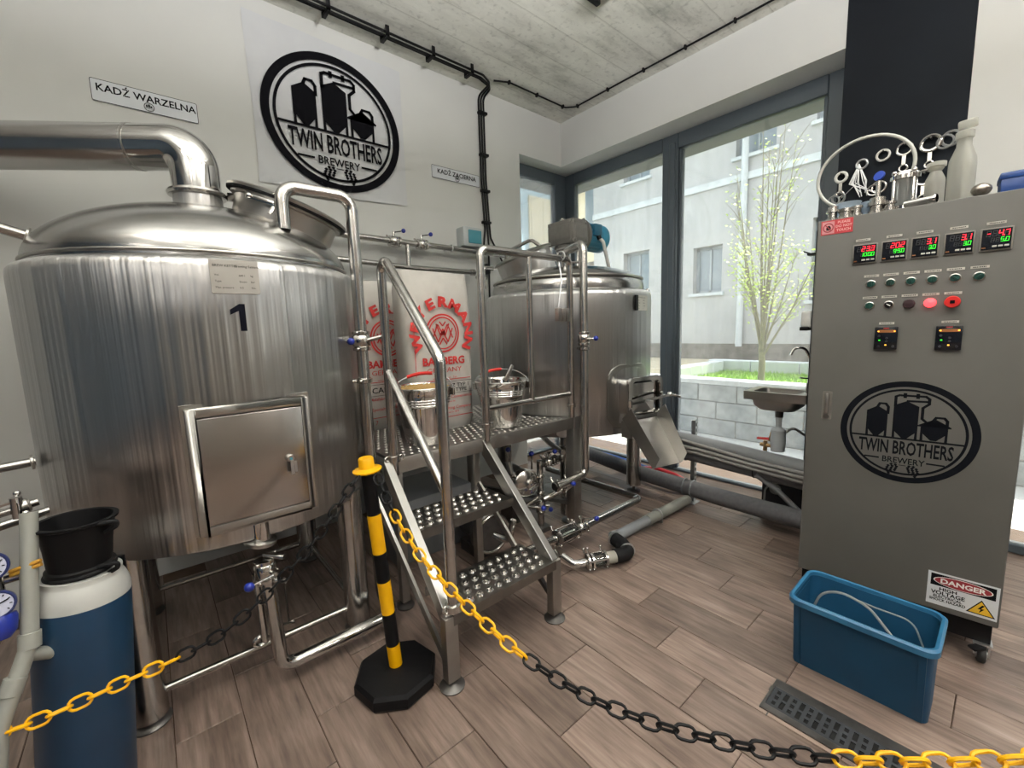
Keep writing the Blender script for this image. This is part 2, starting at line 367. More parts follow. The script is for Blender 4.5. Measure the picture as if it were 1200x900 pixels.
# ------------------------------------------------------------------ setting
fl = MB().bb(-4.2, XF+.42, -5.2, YF+.4, -.12, -.004).build('floor', M['grout'], smooth=0); struct(fl)
TW, TL = .1857, .6014
tm = MB(); a, b2, h, c = (TW-.0035)/2, (TL-.0035)/2, .006, .0012
tm.rings([[(-a, -b2, -h), (a, -b2, -h), (a, b2, -h), (-a, b2, -h)], [(-a, -b2, -c), (a, -b2, -c), (a, b2, -c), (-a, b2, -c)], [(-a+c, -b2+c, 0), (a-c, -b2+c, 0), (a-c, b2-c, 0), (-a+c, b2-c, 0)]])
X0, Y0 = 1.1*1.285-.0, .652*1.285
cells = []
for i in range(-28, 13):
    for j in range(-10, 6):
        cx = X0+.0045+TW*(i+.5); cy = Y0 + (TL/3)*i + TL*(j+.5); cy -= 0
        k = 0
        cy = Y0 + (TL/3)*(i % 3) + TL*(j+.5)
        if cx-a < -3.9 or cx+a > XF+.1 or cy-b2 < -4.9 or cy+b2 > YF+.15: continue
        cells.append((cx, cy))
def score(p): return (p[0]*fw.x+p[1]*fw.y)
vis = [p for p in cells if p[0]*fw.x+p[1]*fw.y > .55 and abs(p[0]*rt.x+p[1]*rt.y) < 1.35*(p[0]*fw.x+p[1]*fw.y)+.3]
t0 = None
for p in vis[:300]:
    if t0 is None: t0 = tm.build('tile', M['tile'], fl, origin=(0, 0, 0), smooth=0); t0.location = V((p[0], p[1], 0))-WO[fl.name]
    else: inst(t0, 'tile', (p[0], p[1], 0), fl)
vs = set(vis[:300]); rest = MB()
for p in cells:
    if p not in vs: rest.add([V(q)+V((p[0], p[1], 0)) for q in tm.v], tm.f)
stuff(rest.build('tile_field', M['tile'], fl, smooth=0))

struct(MB().bb(-4.2, 3.85, -5.2, 3.48, ZC, ZC+.25).build('ceiling', M['conc'], origin=(0, 0, ZC), smooth=0))
wl_ = MB(); wl_.bb(-4.2, 2.665, YW, 3.48, 0, ZC); wl_.bb(2.665, 3.52, YW, 3.19, ZS, ZC);
struct(wl_.build('wall_back', M['wall'], smooth=0))
wr = MB(); wr.bb(XW, 3.52, -5.2, YW, ZS, ZC); wr.bb(XW, 3.85, -5.2, -3.2, 0, ZS); wr.bb(XW, 3.85, -.75, -.55, 0, ZS)
struct(wr.build('wall_right', M['lintel'], smooth=0))
struct(MB().bb(3.52, 3.87, -5.2, 3.52, 2.765, ZC).bb(2.665, 3.52, 3.19, 3.52, 2.765, ZC).build('trim_4', mottled('grey exterior soffit', '#5f615e', '#6a6c69', 3, .9), smooth=0))
struct(MB().bb(-4.2, -4., -5.2, 3.4, 0, ZC).build('wall_left', mottled('slate blue wall', '#4d5c6b', '#566676', 2, .8), smooth=0))
struct(MB().bb(-4.2, 3.85, -5.4, -5., 0, ZC).build('wall_front', mottled('warm grey wall', '#a89f94', '#b1a89d', 2, .8), smooth=0))
col = struct(MB().bb(3.2, 3.6, .235, .75, 0, ZC).build('trim_1', M['navy'], smooth=0)); lab(col, 'navy blue painted column beside the tall window')
struct(MB().bb(3.2, 3.75, -.02, .234, 0, ZC).build('trim_2', M['wall'], smooth=0))

def window(name, glass, frames, panes):
    t = bpy.data.objects.new(name, None); C.objects.link(t); WO[t.name] = V(glass); t.location = glass; struct(t)
    for f in frames: MB().bb(*f).build('frame', M['frameg'], t, bevel=.006, seg=1)
    for p in panes: MB().bb(*p).build('pane', M['glass'], t, smooth=0)
    return t
X1 = XF+.07
window('window_1', (3.0, YF, 0), [(2.64, 2.70, YF, YF+.07, 0, ZS), (3.27, XF, YF, YF+.07, 0, ZS), (2.70, 3.27, YF, YF+.07, 2.70, ZS), (2.70, 3.27, YF, YF+.07, 0, .02)], [(2.70, 3.27, YF+.03, YF+.036, .02, 2.70)])
window('window_2', (XF, 2.5, 0), [(XF, X1, 2.99, YF+.07, 0, ZS), (XF, X1, 1.88, 2.02, 0, ZS), (XF, X1, 2.02, 2.99, 2.70, ZS), (XF, X1, 2.02, 2.99, 0, .02), (XF-.012, XF, 1.90, 1.955, .02, 2.74)], [(XF+.03, XF+.036, 2.02, 2.99, .02, 2.70)])
window('window_3', (XF, 1.4, 0), [(XF, X1, .75, .88, 0, ZS), (XF, X1, .88, 1.88, 2.69, ZS), (XF, X1, .88, 1.88, 0, .02), (XF+.02, X1, .88, .905, .02, 2.69), (XF+.02, X1, 1.855, 1.88, .02, 2.69)], [(XF+.03, XF+.036, .905, 1.855, .02, 2.69)])
window('window_4', (XF, -.3, 0), [(XF, X1, -.06, -.02, 0, ZS), (XF, X1, -.55, -.49, 0, ZS), (XF, X1, -.49, -.06, 2.70, ZS), (XF, X1, -.49, -.06, 0, .05)], [(XF+.03, XF+.036, -.49, -.06, .05, 2.70)])
window('window_5', (XF, -2., 0), [(XF, X1, -.83, -.75, 0, ZS), (XF, X1, -3.2, -3.12, 0, ZS), (XF, X1, -2.02, -1.9, 0, ZS), (XF, X1, -3.12, -.83, 2.70, ZS), (XF, X1, -3.12, -.83, 0, .09)], [(XF+.03, XF+.036, -3.12, -2.02, .09, 2.70), (XF+.03, XF+.036, -1.9, -.83, .09, 2.70)])

# ceiling lamps
def ceiling_lamp(x, y, z, label, up, down):
    """twin tube batten along Y; hung ones are unseen additions that brighten the ceiling"""
    t = thing('ceiling_lamp', label, 'lamp', (x, y, z), 'fluorescent lamps along the ceiling')
    P = lambda a, b_, c_: V((x+b_, y+a, z+c_))
    MB().box(P(0, 0, .0), (.11, 1.24, .05)).build('housing', M['white'], t, bevel=.008)
    for s in (-1, 1):
        MB().cyl(P(-.58, s*.032, -.04), P(.58, s*.032, -.04), .013, n=10).build('lamp_tube', M['tubel'] if down else M['white'], t)
        MB().box(P(s*.61, 0, -.02), (.13, .03, .09)).build('end_cap', M['black'], t, bevel=.005)
        if z < ZC-.1: MB().cyl(P(s*.5, 0, .02), P(s*.5, 0, ZC-z), .003, n=6).build('hanger', M['galv'], t)
    for e, dz, fl_ in ((down, -.065, 0), (up, .035, PI)):
        if not e: continue
        ld = bpy.data.lights.new('lamp_light', 'AREA'); ld.shape = 'RECTANGLE'; ld.size = .1; ld.size_y = 1.15; ld.energy = e; ld.color = (1, .98, .965)
        lo = bpy.data.objects.new('lamp_light', ld); C.objects.link(lo); lo.parent = t; lo.location = (0, 0, dz); lo.rotation_euler = (fl_, 0, 0)
    return t
ceiling_lamp(2.12, 1.09, ZC-.025, 'white fluorescent lamp with dark end cap cut off by the top picture edge', 0, 0)
LN = ['first of the ceiling row beside the cabinet', 'second of the ceiling row beside the cabinet', 'third of the ceiling row beside the cabinet', 'added uplight hung low in the middle, nearest the stairs', 'added uplight hung low in the middle, farther back', 'added uplight hung before the kettle', 'added uplight hung farther back before the kettle', 'added uplight hung by the blue side wall', 'added uplight hung in the far back corner']
for x, y, z, u_, d_ in [(2.12, -.45, ZC-.025, 0, .25), (2.12, -2.0, ZC-.025, 0, .4), (2.12, -3.6, ZC-.025, 0, .5), (.9, .45, 2.45, 2.7, .02), (.9, -1.2, 2.45, 1.4, .02), (-.7, .75, 2.6, 1.1, .02), (-.7, -1.6, 2.6, .6, .1), (-2.4, -.6, 2.6, .4, .2), (-2.4, -3., 2.6, .4, .3)]:  # low hung entries are unseen fill lamps, added to brighten the ceiling
    ceiling_lamp(x, y, z, 'fluorescent lamp behind the viewer, ' + LN.pop(0), LAMP_W*u_, LAMP_W*d_)

# ------------------------------------------------------------------ valves and fittings (parts of a pipe)
def clamp(par, p, ax, r, w=.012, name='clamp'):
    p, ax = V(p), V(ax).normalized()
    m = MB().lathe([(r*.9, -w), (r*1.25, -w*.6), (r*1.25, w*.6), (r*.9, w)], p, ax, n=24)
    x = ax.orthogonal().normalized()
    m.cyl(p+x*r*1.2-ax*.004, p+x*(r*1.2+.022)-ax*.004, .004, n=8); m.ball(p+x*(r*1.2+.026), .008, 10); m.ball(p-x*r*1.28, .008, 10)
    return m.build(name, M['fit'], par)
def valve(par, p, ax, r, lever, L=.075, knob=True):
    """butterfly valve: body, two clamps, stem, lever with a blue ball"""
    p, ax, lever = V(p), V(ax).normalized(), V(lever)
    b_ = MB().lathe([(r*.95, -.032), (r*1.1, -.03), (r*1.45, -.018), (r*1.45, .018), (r*1.1, .03), (r*.95, .032)], p, ax, n=24).build('valve_body', M['fit'], par)
    for s in (-1, 1): clamp(par, p+ax*s*.034, ax, r*1.12, .009)
    side = ax.cross(lever).normalized()
    if side.z < -.2 or (abs(side.z) < .2 and side.y > 0): side = -side
    st = p+side*(r*1.4); en = st+side*.026
    ld = lever.normalized(); tip = en+ld*L
    MB().cyl(st-side*.01, en+side*.006, .0075, n=10).tube([en, en+ld*L*.5, tip], .0045, n=8).build('lever', M['fit'], par)
    MB().ball(tip, .0155, 16).build('lever_knob', M['knob'], par)
def foot(par, p, name='leg', r=.05):
    pass

# ------------------------------------------------------------------ brew kettle (tank 1)
KX, KY, KR, KB, KT = .231, 2.185, .561, .597, 1.535
kettle = thing('brew_kettle', 'large brushed steel kettle numbered 1 with square hatch at the left', 'tank', (KX, KY, 0), 'brewing vessels')
def shell_prof(R, zb, zt):
    return [(0, zb+.06), (R*.5, zb+.035), (R-.06, zb+.004), (R-.014, zb), (R-.003, zb+.006), (R, zb+.02), (R, zt-.03), (R-.003, zt-.012), (R-.012, zt), (R-.03, zt+.008), (R-.05, zt+.011)]
MB().lathe(shell_prof(KR, KB, KT), (KX, KY, 0), n=144).build('shell', M['tank'], kettle, origin=(KX, KY, KB), smooth=30)
def dome_prof(a, z0, hd, pw, n=26):
    P = [(a, z0-.03)]
    for k in range(n):
        u = (PI/2)*k/n; P.append((a*math.cos(u)**(2/pw), z0+hd*math.sin(u)**(2/pw)))
    P += [(.0, z0+hd)]
    return P
KD = (.522, 1.566, .235, 1.85)
def dome_z(D, r): return D[1]+D[2]*(1-(r/D[0])**D[3])**(1/D[3])
MB().lathe(dome_prof(*KD), (KX, KY, 0), n=120, cap1=False, cap0=False).build('dome', M['dome'], kettle, origin=(KX, KY, KD[1]), smooth=50)
MB().torus((KX, KY, KD[1]-.008), Z, KD[0]+.002, .006, 96, 8).build('weld_seam', M['satin'], kettle)
for sx, sy in ((-1, -1), (1, -1), (1, 1), (-1, 1)):
    x, y = KX+sx*.355, KY+sy*.385
    lg = MB().cyl((x, y, .03), (x, y, KB+.03), .051, n=28).build('leg', M['rail'], kettle)
    MB().lathe([(.055, 0), (.058, .006), (.05, .014), (.02, .02), (.018, .04)], (x, y, 0), n=24).build('foot', M['dkst'], lg)
for y in (KY-.385, KY+.385): MB().cyl((KX-.31, y, .10), (KX+.31, y, .10), .0125, n=14).build('brace', M['rail'], kettle)
for x in (KX-.355, KX+.355): MB().cyl((x, KY-.34, .10), (x, KY+.34, .10), .0125, n=14).build('brace', M['rail'], kettle)
# square hatch box on the shell: surround, frame, door, lock
sur = MB(); u = X; hy = 1.619
sur.prism([(.052, .660), (.422, .660), (.422, 1.083), (.052, 1.083)], (0, 1.68, 0), X, Z, 0, .043); sur.build('hatch_surround', M['satin'], kettle, smooth=0)
fr = MB()
for x0, x1, z0, z1 in ((.062, .086, .668, 1.073), (.388, .412, .668, 1.073), (.086, .388, 1.045, 1.073), (.086, .388, .668, .695)): fr.bb(x0, x1, 1.596, 1.64, z0, z1)
hf = fr.build('hatch_frame', M['satin'], kettle, bevel=.004)
hd_ = MB().bb(.089, .385, 1.592, 1.604, .698, 1.042).build('hatch_door', mottled('hatch door steel', (.42, .40, .38, 1), (.47, .45, .43, 1), 3, .24, 1.), kettle, bevel=.003)
MB().lathe([(.0125, 0), (.0135, .01), (.011, .014), (0, .014)], (.335, 1.592, .868), (0, -1, 0), n=20).build('lock', M['pol'], hd_)
MB().lathe([(.005, 0), (.004, .003), (0, .003)], (.335, 1.578, .868), (0, -1, 0), n=12).build('lock_core', M['teal'], hd_)
kk = MB(); kk.bb(.331, .341, 1.573, 1.577, .815, .862); kk.bb(.343, .351, 1.574, 1.577, .82, .858); kk.build('keys', M['galv'], hd_)
# name plate with printed rows, number
np_ = MB().prism(rrect(-.066, .066, -.052, .052, .003, 2), (KX+.005, KY-KR-.002, 1.476), X, Z, 0, .003).build('nameplate', mottled('nameplate steel', (.36, .345, .32, 1), (.40, .385, .36, 1), 9, .5, .6), kettle)
tx = MB(); ny = KY-KR-.0055
for i, (a0, tt, al) in enumerate(((-.058, 'BREW KETTLE', 'LEFT'), (.0, 'Brewing System', 'LEFT'))): tx.text(tt, (KX+.005+a0, ny, 1.506), X, Z, .0105, 0, al)
for r_, z_ in enumerate((1.478, 1.459, 1.44)):
    for a0, tt in ((-.055, ('Vol.', 'Type', 'Max. pressure')[r_]), (.01, ('600 l', 'Steam', '0.5')[r_]), (.042, ('kg', 'bar', 'No.')[r_])): tx.text(tt, (KX+.005+a0, ny, z_), X, Z, .0085, 0, 'LEFT')
tx.build('print', M['ink'], np_, smooth=0)
MB().flat([(.236, 1.306), (.254, 1.306), (.254, 1.392), (.238, 1.392), (.212, 1.374), (.212, 1.358), (.236, 1.370)], (0, KY-KR-.0022, 0), X, Z).build('number_decal', mat('navy number decal', '#0c0e18', .8, Specular_IOR_Level=.1), kettle, smooth=0)
# neck and steam outlet clamp
nz = dome_z(KD, .0)
MB().cyl((KX-.01, KY, nz-.03), (KX-.01, KY, 1.862), .083, n=40).build('outlet_neck', M['tank'], kettle)
# manway
mn = V((.30, -.17, .94)).normalized(); mc = V((.515, 2.045, 1.795))
mw_ = MB().lathe([(.185, -.13), (.195, 0), (.212, .004), (.212, .012), (.195, .014)], mc, mn, n=64, cap0=False).build('manway_neck', M['satin'], kettle)
MB().lathe([(.214, .012), (.228, .012), (.23, .02), (.214, .02)], mc, mn, n=64).build('manway_gasket', M['rubber'], kettle)
ml = MB().lathe([(.228, .018), (.23, .03), (.222, .036), (.17, .046), (.09, .054), (0, .056)], mc, mn, n=64).build('manway_lid', M['satin'], kettle)
vd = V((-fw.x, -fw.y, 0)); vd = (vd-mn*vd.dot(mn)).normalized(); sd = mn.cross(vd)
rv_ = V((rt.x, rt.y, 0)); rv_ = (rv_-mn*rv_.dot(mn)).normalized(); h0 = mc+vd*.218+rv_*.055
br = MB(); br.bar(h0-rv_*.075-mn*.012+vd*.012, h0+rv_*.04-mn*.012+vd*.012, .006, .018, mn); br.ball(h0-rv_*.082-mn*.012+vd*.012, .012, 12)
br.bar(h0-rv_*.005+mn*.02, h0+rv_*.055+mn*.062-vd*.03, .02, .008, mn); br.bar(h0+rv_*.03+mn*.075-vd*.02, h0+rv_*.012-mn*.055+vd*.02, .016, .007, vd); br.box(h0+rv_*.035+mn*.03, (.03, .03, .03)); br.build('lid_latch', M['pol'], kettle, bevel=.002)
# outlet under the hatch: stub, big gasket ring, ports
ox, oy = .232, 1.645
MB().cyl((ox, oy, .73), (ox, oy, .592), .031, n=28).build('outlet_stub', M['pol'], kettle)
MB().lathe([(.038, -.008), (.05, -.006), (.05, .006), (.038, .008)], (ox-.004, oy, .585), (.18, -.1, 1), n=32).build('outlet_clamp', M['satin'], kettle)
for z_, y_ in ((.915, 2.05), (.745, 2.03)):
    pass

# ------------------------------------------------------------------ steam pipe on the kettle
sp_ = thing('steam_pipe', 'thick polished steel vapour pipe bending down onto the kettle dome', 'pipe', (KX-.01, KY, 1.86))
nk = V((KX-.01, KY, 1.872)); hd = V((-.83, .56, 0)).normalized(); top = 2.04
c0 = nk+V((0, 0, .0)); knee = V((nk.x, nk.y, top))
pth = [nk, knee, knee+hd*1.5]
MB().tube([nk]+[knee]+[knee+hd*.62], .083, n=40, bend=.19, seg=14).build('elbow', M['pol'], sp_)
MB().tube([knee+hd*.215, knee+hd*1.2], .0835, n=40).build('straight_run', mottled('steam pipe steel', (.48, .475, .465, 1), (.54, .53, .52, 1), 4, .22, 1.), sp_)
MB().tube([knee+hd*.2, knee+hd*.206], .0845, n=40).build('weld_ring', M['satin'], sp_)
cl = MB().lathe([(.084, -.012), (.098, -.009), (.102, 0), (.098, .009), (.084, .012)], nk+V((0, 0, -.012)), Z, n=40)
cl.build('pipe_clamp', M['fit'], sp_)
q = nk+V((.098, -.03, -.012)); cw = MB().box(q+V((.012, -.008, 0)), (.03, .022, .03)); cw.cyl(q+V((.02, -.012, .004)), q+V((.06, -.035, .012)), .006, n=10); cw.bar(q+V((.058, -.034, .03)), q+V((.058, -.034, -.012)), .008, .012);  cw.build('wing_nut', M['fit'], sp_)

# ------------------------------------------------------------------ wort pipe: inverted U from the dome, valve, down and back below the hatch
wp = thing('wort_pipe', 'bent steel pipe arching over the kettle shoulder and running down beside the railing', 'pipe', (.70, 1.80, 0))
rx = .435; rz = dome_z(KD, math.hypot(rx-KX, 1.80-KY))
MB().tube([(rx, 1.80, rz-.005), (rx, 1.80, 1.835), (.695, 1.80, 1.835), (.695, 1.80, .10), (.70, 1.66, .075), (.255, 1.66, .075), (.232, 1.645, .50)], .0245, n=20, bend=.055, seg=8).build('tube', M['rail'], wp)
valve(wp, (.695, 1.80, 1.255), Z, .026, (.12, -.99, .0), .03)
MB().cyl((.695, 1.775, 1.255), (.79, 1.75, 1.275), .009, n=10).build('stem', M['fit'], wp)
clamp(wp, (.695, 1.80, 1.085), Z, .027, .012); MB().cyl((.69, 1.80, 1.085), (.622, 1.83, 1.085), .008, n=10).build('bracket', M['fit'], wp)
valve(wp, (.232, 1.645, .475), Z, .024, (-.9, -.3, .0), .085)
for s, z_ in ((1, .53), (-1, .44)): MB().cyl((.232, 1.645, z_), (.285, 1.60, z_-.01), .009, n=10).build('clamp_bolt', M['fit'], wp)
MB().tube([(.30, 1.72, .38), (.30, 1.72, .20)], .004, n=8).cyl((.28, 1.72, .2), (.315, 1.70, .205), .006, n=8).build('sample_rod', M['fit'], wp)
MB().tube([(.205, 1.67, .46), (.21, 1.67, .2)], .012, n=10).torus((.2, 1.68, .2), (0, 1, .3), .022, .007, 20, 8).build('sample_tap', M['fit'], wp)

# feed pipes entering the kettle from the left
for lb, pts, r_ in (('slim steel pipe entering the kettle shell low beside the gauges', [(-.62, 1.95, .70), (-.27, 2.02, .748)], .014),
                    ('slim steel pipe entering the kettle shell above the gauge pipework', [(-.70, 1.93, .90), (-.31, 2.0, .914)], .014),
                    ('dark pipe end reaching the kettle dome from the left edge', [(-.62, 2.17, 1.76), (-.262, 2.2, 1.647)], .018)):
    t = thing('feed_pipe', lb, 'pipe', pts[0], 'feed pipes left of the kettle')
    MB().tube(pts, r_, n=16).build('tube', M['rail'], t)
    d = (V(pts[1])-V(pts[0])).normalized(); MB().lathe([(r_, 0), (r_*1.7, .002), (r_*1.7, .008), (r_, .01)], V(pts[1])-d*.012, d, n=20).build('collar', M['satin'], t)

# ------------------------------------------------------------------ mash tun (tank 2)
TX_, TY, TR, TB, TT = 2.40, 2.175, .594, .59, 1.512
tun = thing('mash_tun', 'steel mash tun with blue agitator motor and open chute by the window', 'tank', (TX_, TY, 0), 'brewing vessels')
MB().lathe(shell_prof(TR, TB, TT), (TX_, TY, 0), n=144).build('shell', M['tank'], tun, origin=(TX_, TY, TB), smooth=30)
TD = (.545, 1.545, .165, 2.3)
MB().lathe(dome_prof(*TD), (TX_, TY, 0), n=120, cap0=False, cap1=False).build('dome', M['dome'], tun, origin=(TX_, TY, TD[1]), smooth=50)
MB().torus((TX_, TY, TD[1]+.06), Z, TD[0]-.012, .008, 96, 8).build('weld_seam', M['satin'], tun)
for sx, sy in ((-1, -1), (1, -1), (1, 1), (-1, 1)):
    x, y = TX_+sx*.375, TY+sy*.33
    lg = MB().cyl((x, y, .055), (x, y, TB+.03), .054, n=28).build('leg', M['rail'], tun)
    MB().lathe([(.05, 0), (.05, .01), (.012, .016), (.012, .056)], (x, y, 0), n=20).build('foot', M['dkst'], lg)
# manway on the left of the dome
mn = V((-.33, .14, .93)).normalized(); mc = V((2.115, 2.33, 1.79))
MB().lathe([(.20, -.26), (.20, 0), (.21, .006)], mc, mn, n=64, cap0=False).build('manway_neck', M['tank'], tun)
MB().lathe([(.214, .0), (.22, .012), (.20, .024), (.1, .036), (0, .04)], mc, mn, n=64).build('manway_lid', M['satin'], tun)
v1 = mn.cross(Y).normalized(); v2 = mn.cross(v1)
MB().tube([mc+v2*.20+mn*.02, mc+v2*.14+mn*.085, mc-v2*.14+mn*.085, mc-v2*.2+mn*.02], .012, n=12, bend=.06).build('lid_handle', M['rail'], tun)
MB().tube([(1.78, 2.36, 1.56), (1.78, 2.36, 1.70), (1.86, 2.36, 1.70)], .014, n=12, bend=.02).cyl((1.72, 2.34, 1.63), (1.80, 2.36, 1.63), .009, n=10).ball((1.71, 2.338, 1.63), .014, 10).build('lid_hinge', M['fit'], tun)
# side hatch: pad, neck, rim frame, inner door, cross bar, chute
n_ = V((math.cos(math.radians(-104)), math.sin(math.radians(-104)), 0)); uu = V((-n_.y, n_.x, 0)); hc = V((2.338, 1.475, .835))
pad = MB(); P = rrect(-.20, .20, -.205, .205, .11, 8); rg = []
for off_, g in ((.001, 1.0), (.006, .985), (.006, .90)):
    ring = []
    for a_, b_ in P:
        az = math.radians(-95)+a_*g/TR; ring.append((TX_+(TR+off_)*math.cos(az), TY+(TR+off_)*math.sin(az), .835+b_*g))
    rg.append(ring)
pad.rings(rg, cap0=False, cap1=True).build('hatch_pad', M['satin'], tun)
nk_ = MB(); po = rrect(-.125, .125, -.115, .115, .04); pi_ = rrect(-.117, .117, -.107, .107, .035)
Q = lambda pp, t: [hc+uu*a_+Z*b_+n_*t for a_, b_ in pp]
nk_.rings([Q(po, -.17), Q(po, .0), Q(pi_, .0), Q(pi_, -.035)], cap0=False, cap1=True).build('hatch_neck', M['pol'], tun)
rim = MB(); ro = rrect(-.14, .14, -.13, .13, .045)
rim.rings([Q(ro, -.012), Q(rrect(-.144, .144, -.134, .134, .045), .0), Q(ro, .012), Q(pi_, .012), Q(pi_, -.012)], cap0=False, cap1=False).build('hatch_rim', M['pol'], tun)
MB().rings([Q(rrect(-.112, .112, -.102, .102, .03), -.034), Q(rrect(-.112, .112, -.102, .102, .03), -.022), Q(rrect(-.10, .10, -.09, .09, .02), -.016)]).build('hatch_door', M['pol'], tun, smooth=20)
cb_ = MB(); a0 = hc-uu*.15+n_*.03-Z*.025; a1 = hc+uu*.16+n_*.05+Z*.01
cb_.bar(a0, hc+n_*.045-Z*.008, .022, .014, Z); cb_.bar(hc+n_*.045-Z*.008, a1, .022, .014, Z); cb_.cyl(a0-Z*.02, a0+Z*.02, .016, n=14); cb_.ball(a1, .017, 12)
cb_.cyl(a1, a1+uu*.07+n_*.02-Z*.02, .008, n=10); cb_.build('cross_bar', M['pol'], tun)
ch = MB(); T0 = hc-Z*.145+n_*.01-X*.045; tl = T0+n_*.225-Z*.215-X*.03
def chq(a_, t, up_): return T0+(tl-T0)*t+uu*a_+V((0, 0, up_))
nn = ((tl-T0).cross(uu)).normalized(); nn = nn if nn.z > 0 else -nn
def cp(a_, t, h_): return T0+(tl-T0)*t+uu*a_+nn*h_
w0, w1 = .135, .105
for (a_, b_) in (((-w0, -w1)), ((w0, w1))):
    s_ = -1 if a_ < 0 else 1; e_ = s_*.003
    ch.rings([[cp(a_, -.12, .0), cp(a_, -.10, .11), cp(b_, .96, .085), cp(b_, 1.02, .02), cp(b_, 1.0, 0)], [cp(a_+e_, -.12, .0), cp(a_+e_, -.10, .11), cp(b_+e_, .96, .085), cp(b_+e_, 1.02, .02), cp(b_+e_, 1.0, 0)]])
ch.rings([[cp(-w0, -.12, 0), cp(w0, -.12, 0), cp(w1, 1, 0), cp(-w1, 1, 0)], [cp(-w0, -.12, -.003), cp(w0, -.12, -.003), cp(w1, 1, -.003), cp(-w1, 1, -.003)]])
ch.build('chute', M['satin'], tun, smooth=0)
MB().bb(hc.x-.165, hc.x-.145, hc.y-.01, hc.y+.06, .60, .70).build('chute_bracket', M['satin'], tun, bevel=.002)
# nameplate and thermowell
az = math.radians(-84); pn = V((math.cos(az), math.sin(az), 0)); pu = V((-pn.y, pn.x, 0)); pc = V((TX_, TY, 1.425))+pn*(TR+.002)
np2 = MB().prism(rrect(-.07, .07, -.048, .048, .003, 2), pc, pu, Z, 0, .003).build('nameplate', mottled('tun nameplate steel', (.58, .56, .5, 1), (.63, .61, .55, 1), 9, .45, .6), tun)
MB().prism(rrect(-.098, -.07, -.048, .048, .002, 2), pc, pu, Z, 0, .012).build('plate_bracket', M['black'], tun)
tx = MB()
for r_ in range(5):
    for a0, tt in ((-.055, ('MASH TUN', 'Vol.', 'Type', 'Max.', 'No.')[r_]), (.01, ('System', '600 l', 'Steam', '0.5 bar', '2')[r_])): tx.text(tt, pc+pu*a0+Z*(.03-r_*.017), pu, Z, .011, .0038, 'LEFT')
tx.build('print', M['ink'], np2, smooth=0)
# side pipe at the right of the tun with T handle
MB().tube([(2.985, 1.98, 1.50), (2.995, 1.96, 1.54), (3.0, 1.95, .95)], .011, n=12).build('side_pipe', M['white'], tun)
MB().cyl((2.86, 1.95, 1.548), (3.07, 1.93, 1.552), .010, n=12).ball((2.95, 1.945, 1.56), .022, 12).ball((3.075, 1.93, 1.552), .02, 12).bar((2.90, 2.0, 1.54), (2.93, 2.0, 1.64), .02, .006).build('spray_handle', M['pol'], tun)
# agitator: lantern, gearbox, flange, motor
gx, gy = TX_+.03, TY+.01
dz = TD[1]+TD[2]
la = MB()
for sx in (-1, 1):
    for sy in (-1, 1): la.cyl((gx+sx*.05, gy+sy*.05, dz-.01), (gx+sx*.05, gy+sy*.05, 1.86), .011, n=12)
la.lathe([(.1, 0), (.1, .012), (0, .012)], (gx, gy, dz-.004), n=32); la.cyl((gx, gy, dz), (gx, gy, 1.87), .022, n=16)
la.build('lantern', M['pol'], tun)
MB().lathe([(.085, 1.835), (.085, 1.85), (.07, 1.855), (.075, 1.90)], (gx, gy, 0), n=32).box((gx, gy, 1.875), (.12, .16, .05)).build('gearbox_foot', M['gear'], tun, bevel=.006)
gb = MB().box((gx, gy, 1.962), (.155, .25, .165)).build('gearbox', M['gear'], tun, bevel=.005)
gp = MB(); gp.box((gx-.079, gy, 1.962), (.006, .19, .10)); gp.box((gx, gy-.127, 1.962), (.10, .006, .10))
for sy in (-1, 1):
    for sz in (-1, 1): gp.cyl((gx-.075, gy+sy*.108, 1.962+sz*.064), (gx-.084, gy+sy*.108, 1.962+sz*.064), .012, n=10); gp.cyl((gx+sy*.06, gy-.12, 1.962+sz*.064), (gx+sy*.06, gy-.131, 1.962+sz*.064), .012, n=10)
gp.build('cover_plate', M['gear'], gb, bevel=.003)
MB().lathe([(.014, 0), (.02, .012), (.02, .022), (.01, .03)], (gx-.03, gy+.02, 2.043), n=14).build('vent_plug', M['fit'], gb)
fx = gx+.08
MB().lathe([(.06, 0), (.07, .02), (.118, .04), (.118, .06), (.10, .064)], (fx, gy, 1.962), X, n=40).build('motor_flange', M['gear'], tun)
mt = MB().lathe([(.085, 0), (.098, .012), (.098, .16), (.10, .165), (.104, .172), (.104, .225), (.09, .245), (.04, .257), (0, .258)], (fx+.062, gy, 1.962), X, n=40).build('motor', M['motor'], tun)
fn = MB()
for k in range(20):
    a = 2*PI*k/20; d = V((0, math.cos(a), math.sin(a))); fn.bar(V((fx+.075, gy, 1.962))+d*.101, V((fx+.21, gy, 1.962))+d*.101, .012, .003, d)
fn.build('cooling_fins', M['motor'], mt)
MB().box((fx+.13, gy-.095, 1.995), (.085, .05, .085)).build('terminal_box', mat('dark teal box', '#1f5a73', .4), mt, bevel=.006)
MB().torus((fx+.10, gy, 2.076), (0, 1, 0), .017, .006, 16, 8).build('lifting_eye', M['dkst'], mt)
MB().tube([(fx+.15, gy-.105, 1.945), (fx+.17, gy-.13, 1.91), (fx+.28, gy-.11, 1.69)], .0135, n=12, bend=.02).build('motor_cable', M['white'], tun)
MB().cyl((fx+.145, gy-.105, 1.955), (fx+.153, gy-.112, 1.93), .017, n=12).build('cable_gland', M['black'], tun)

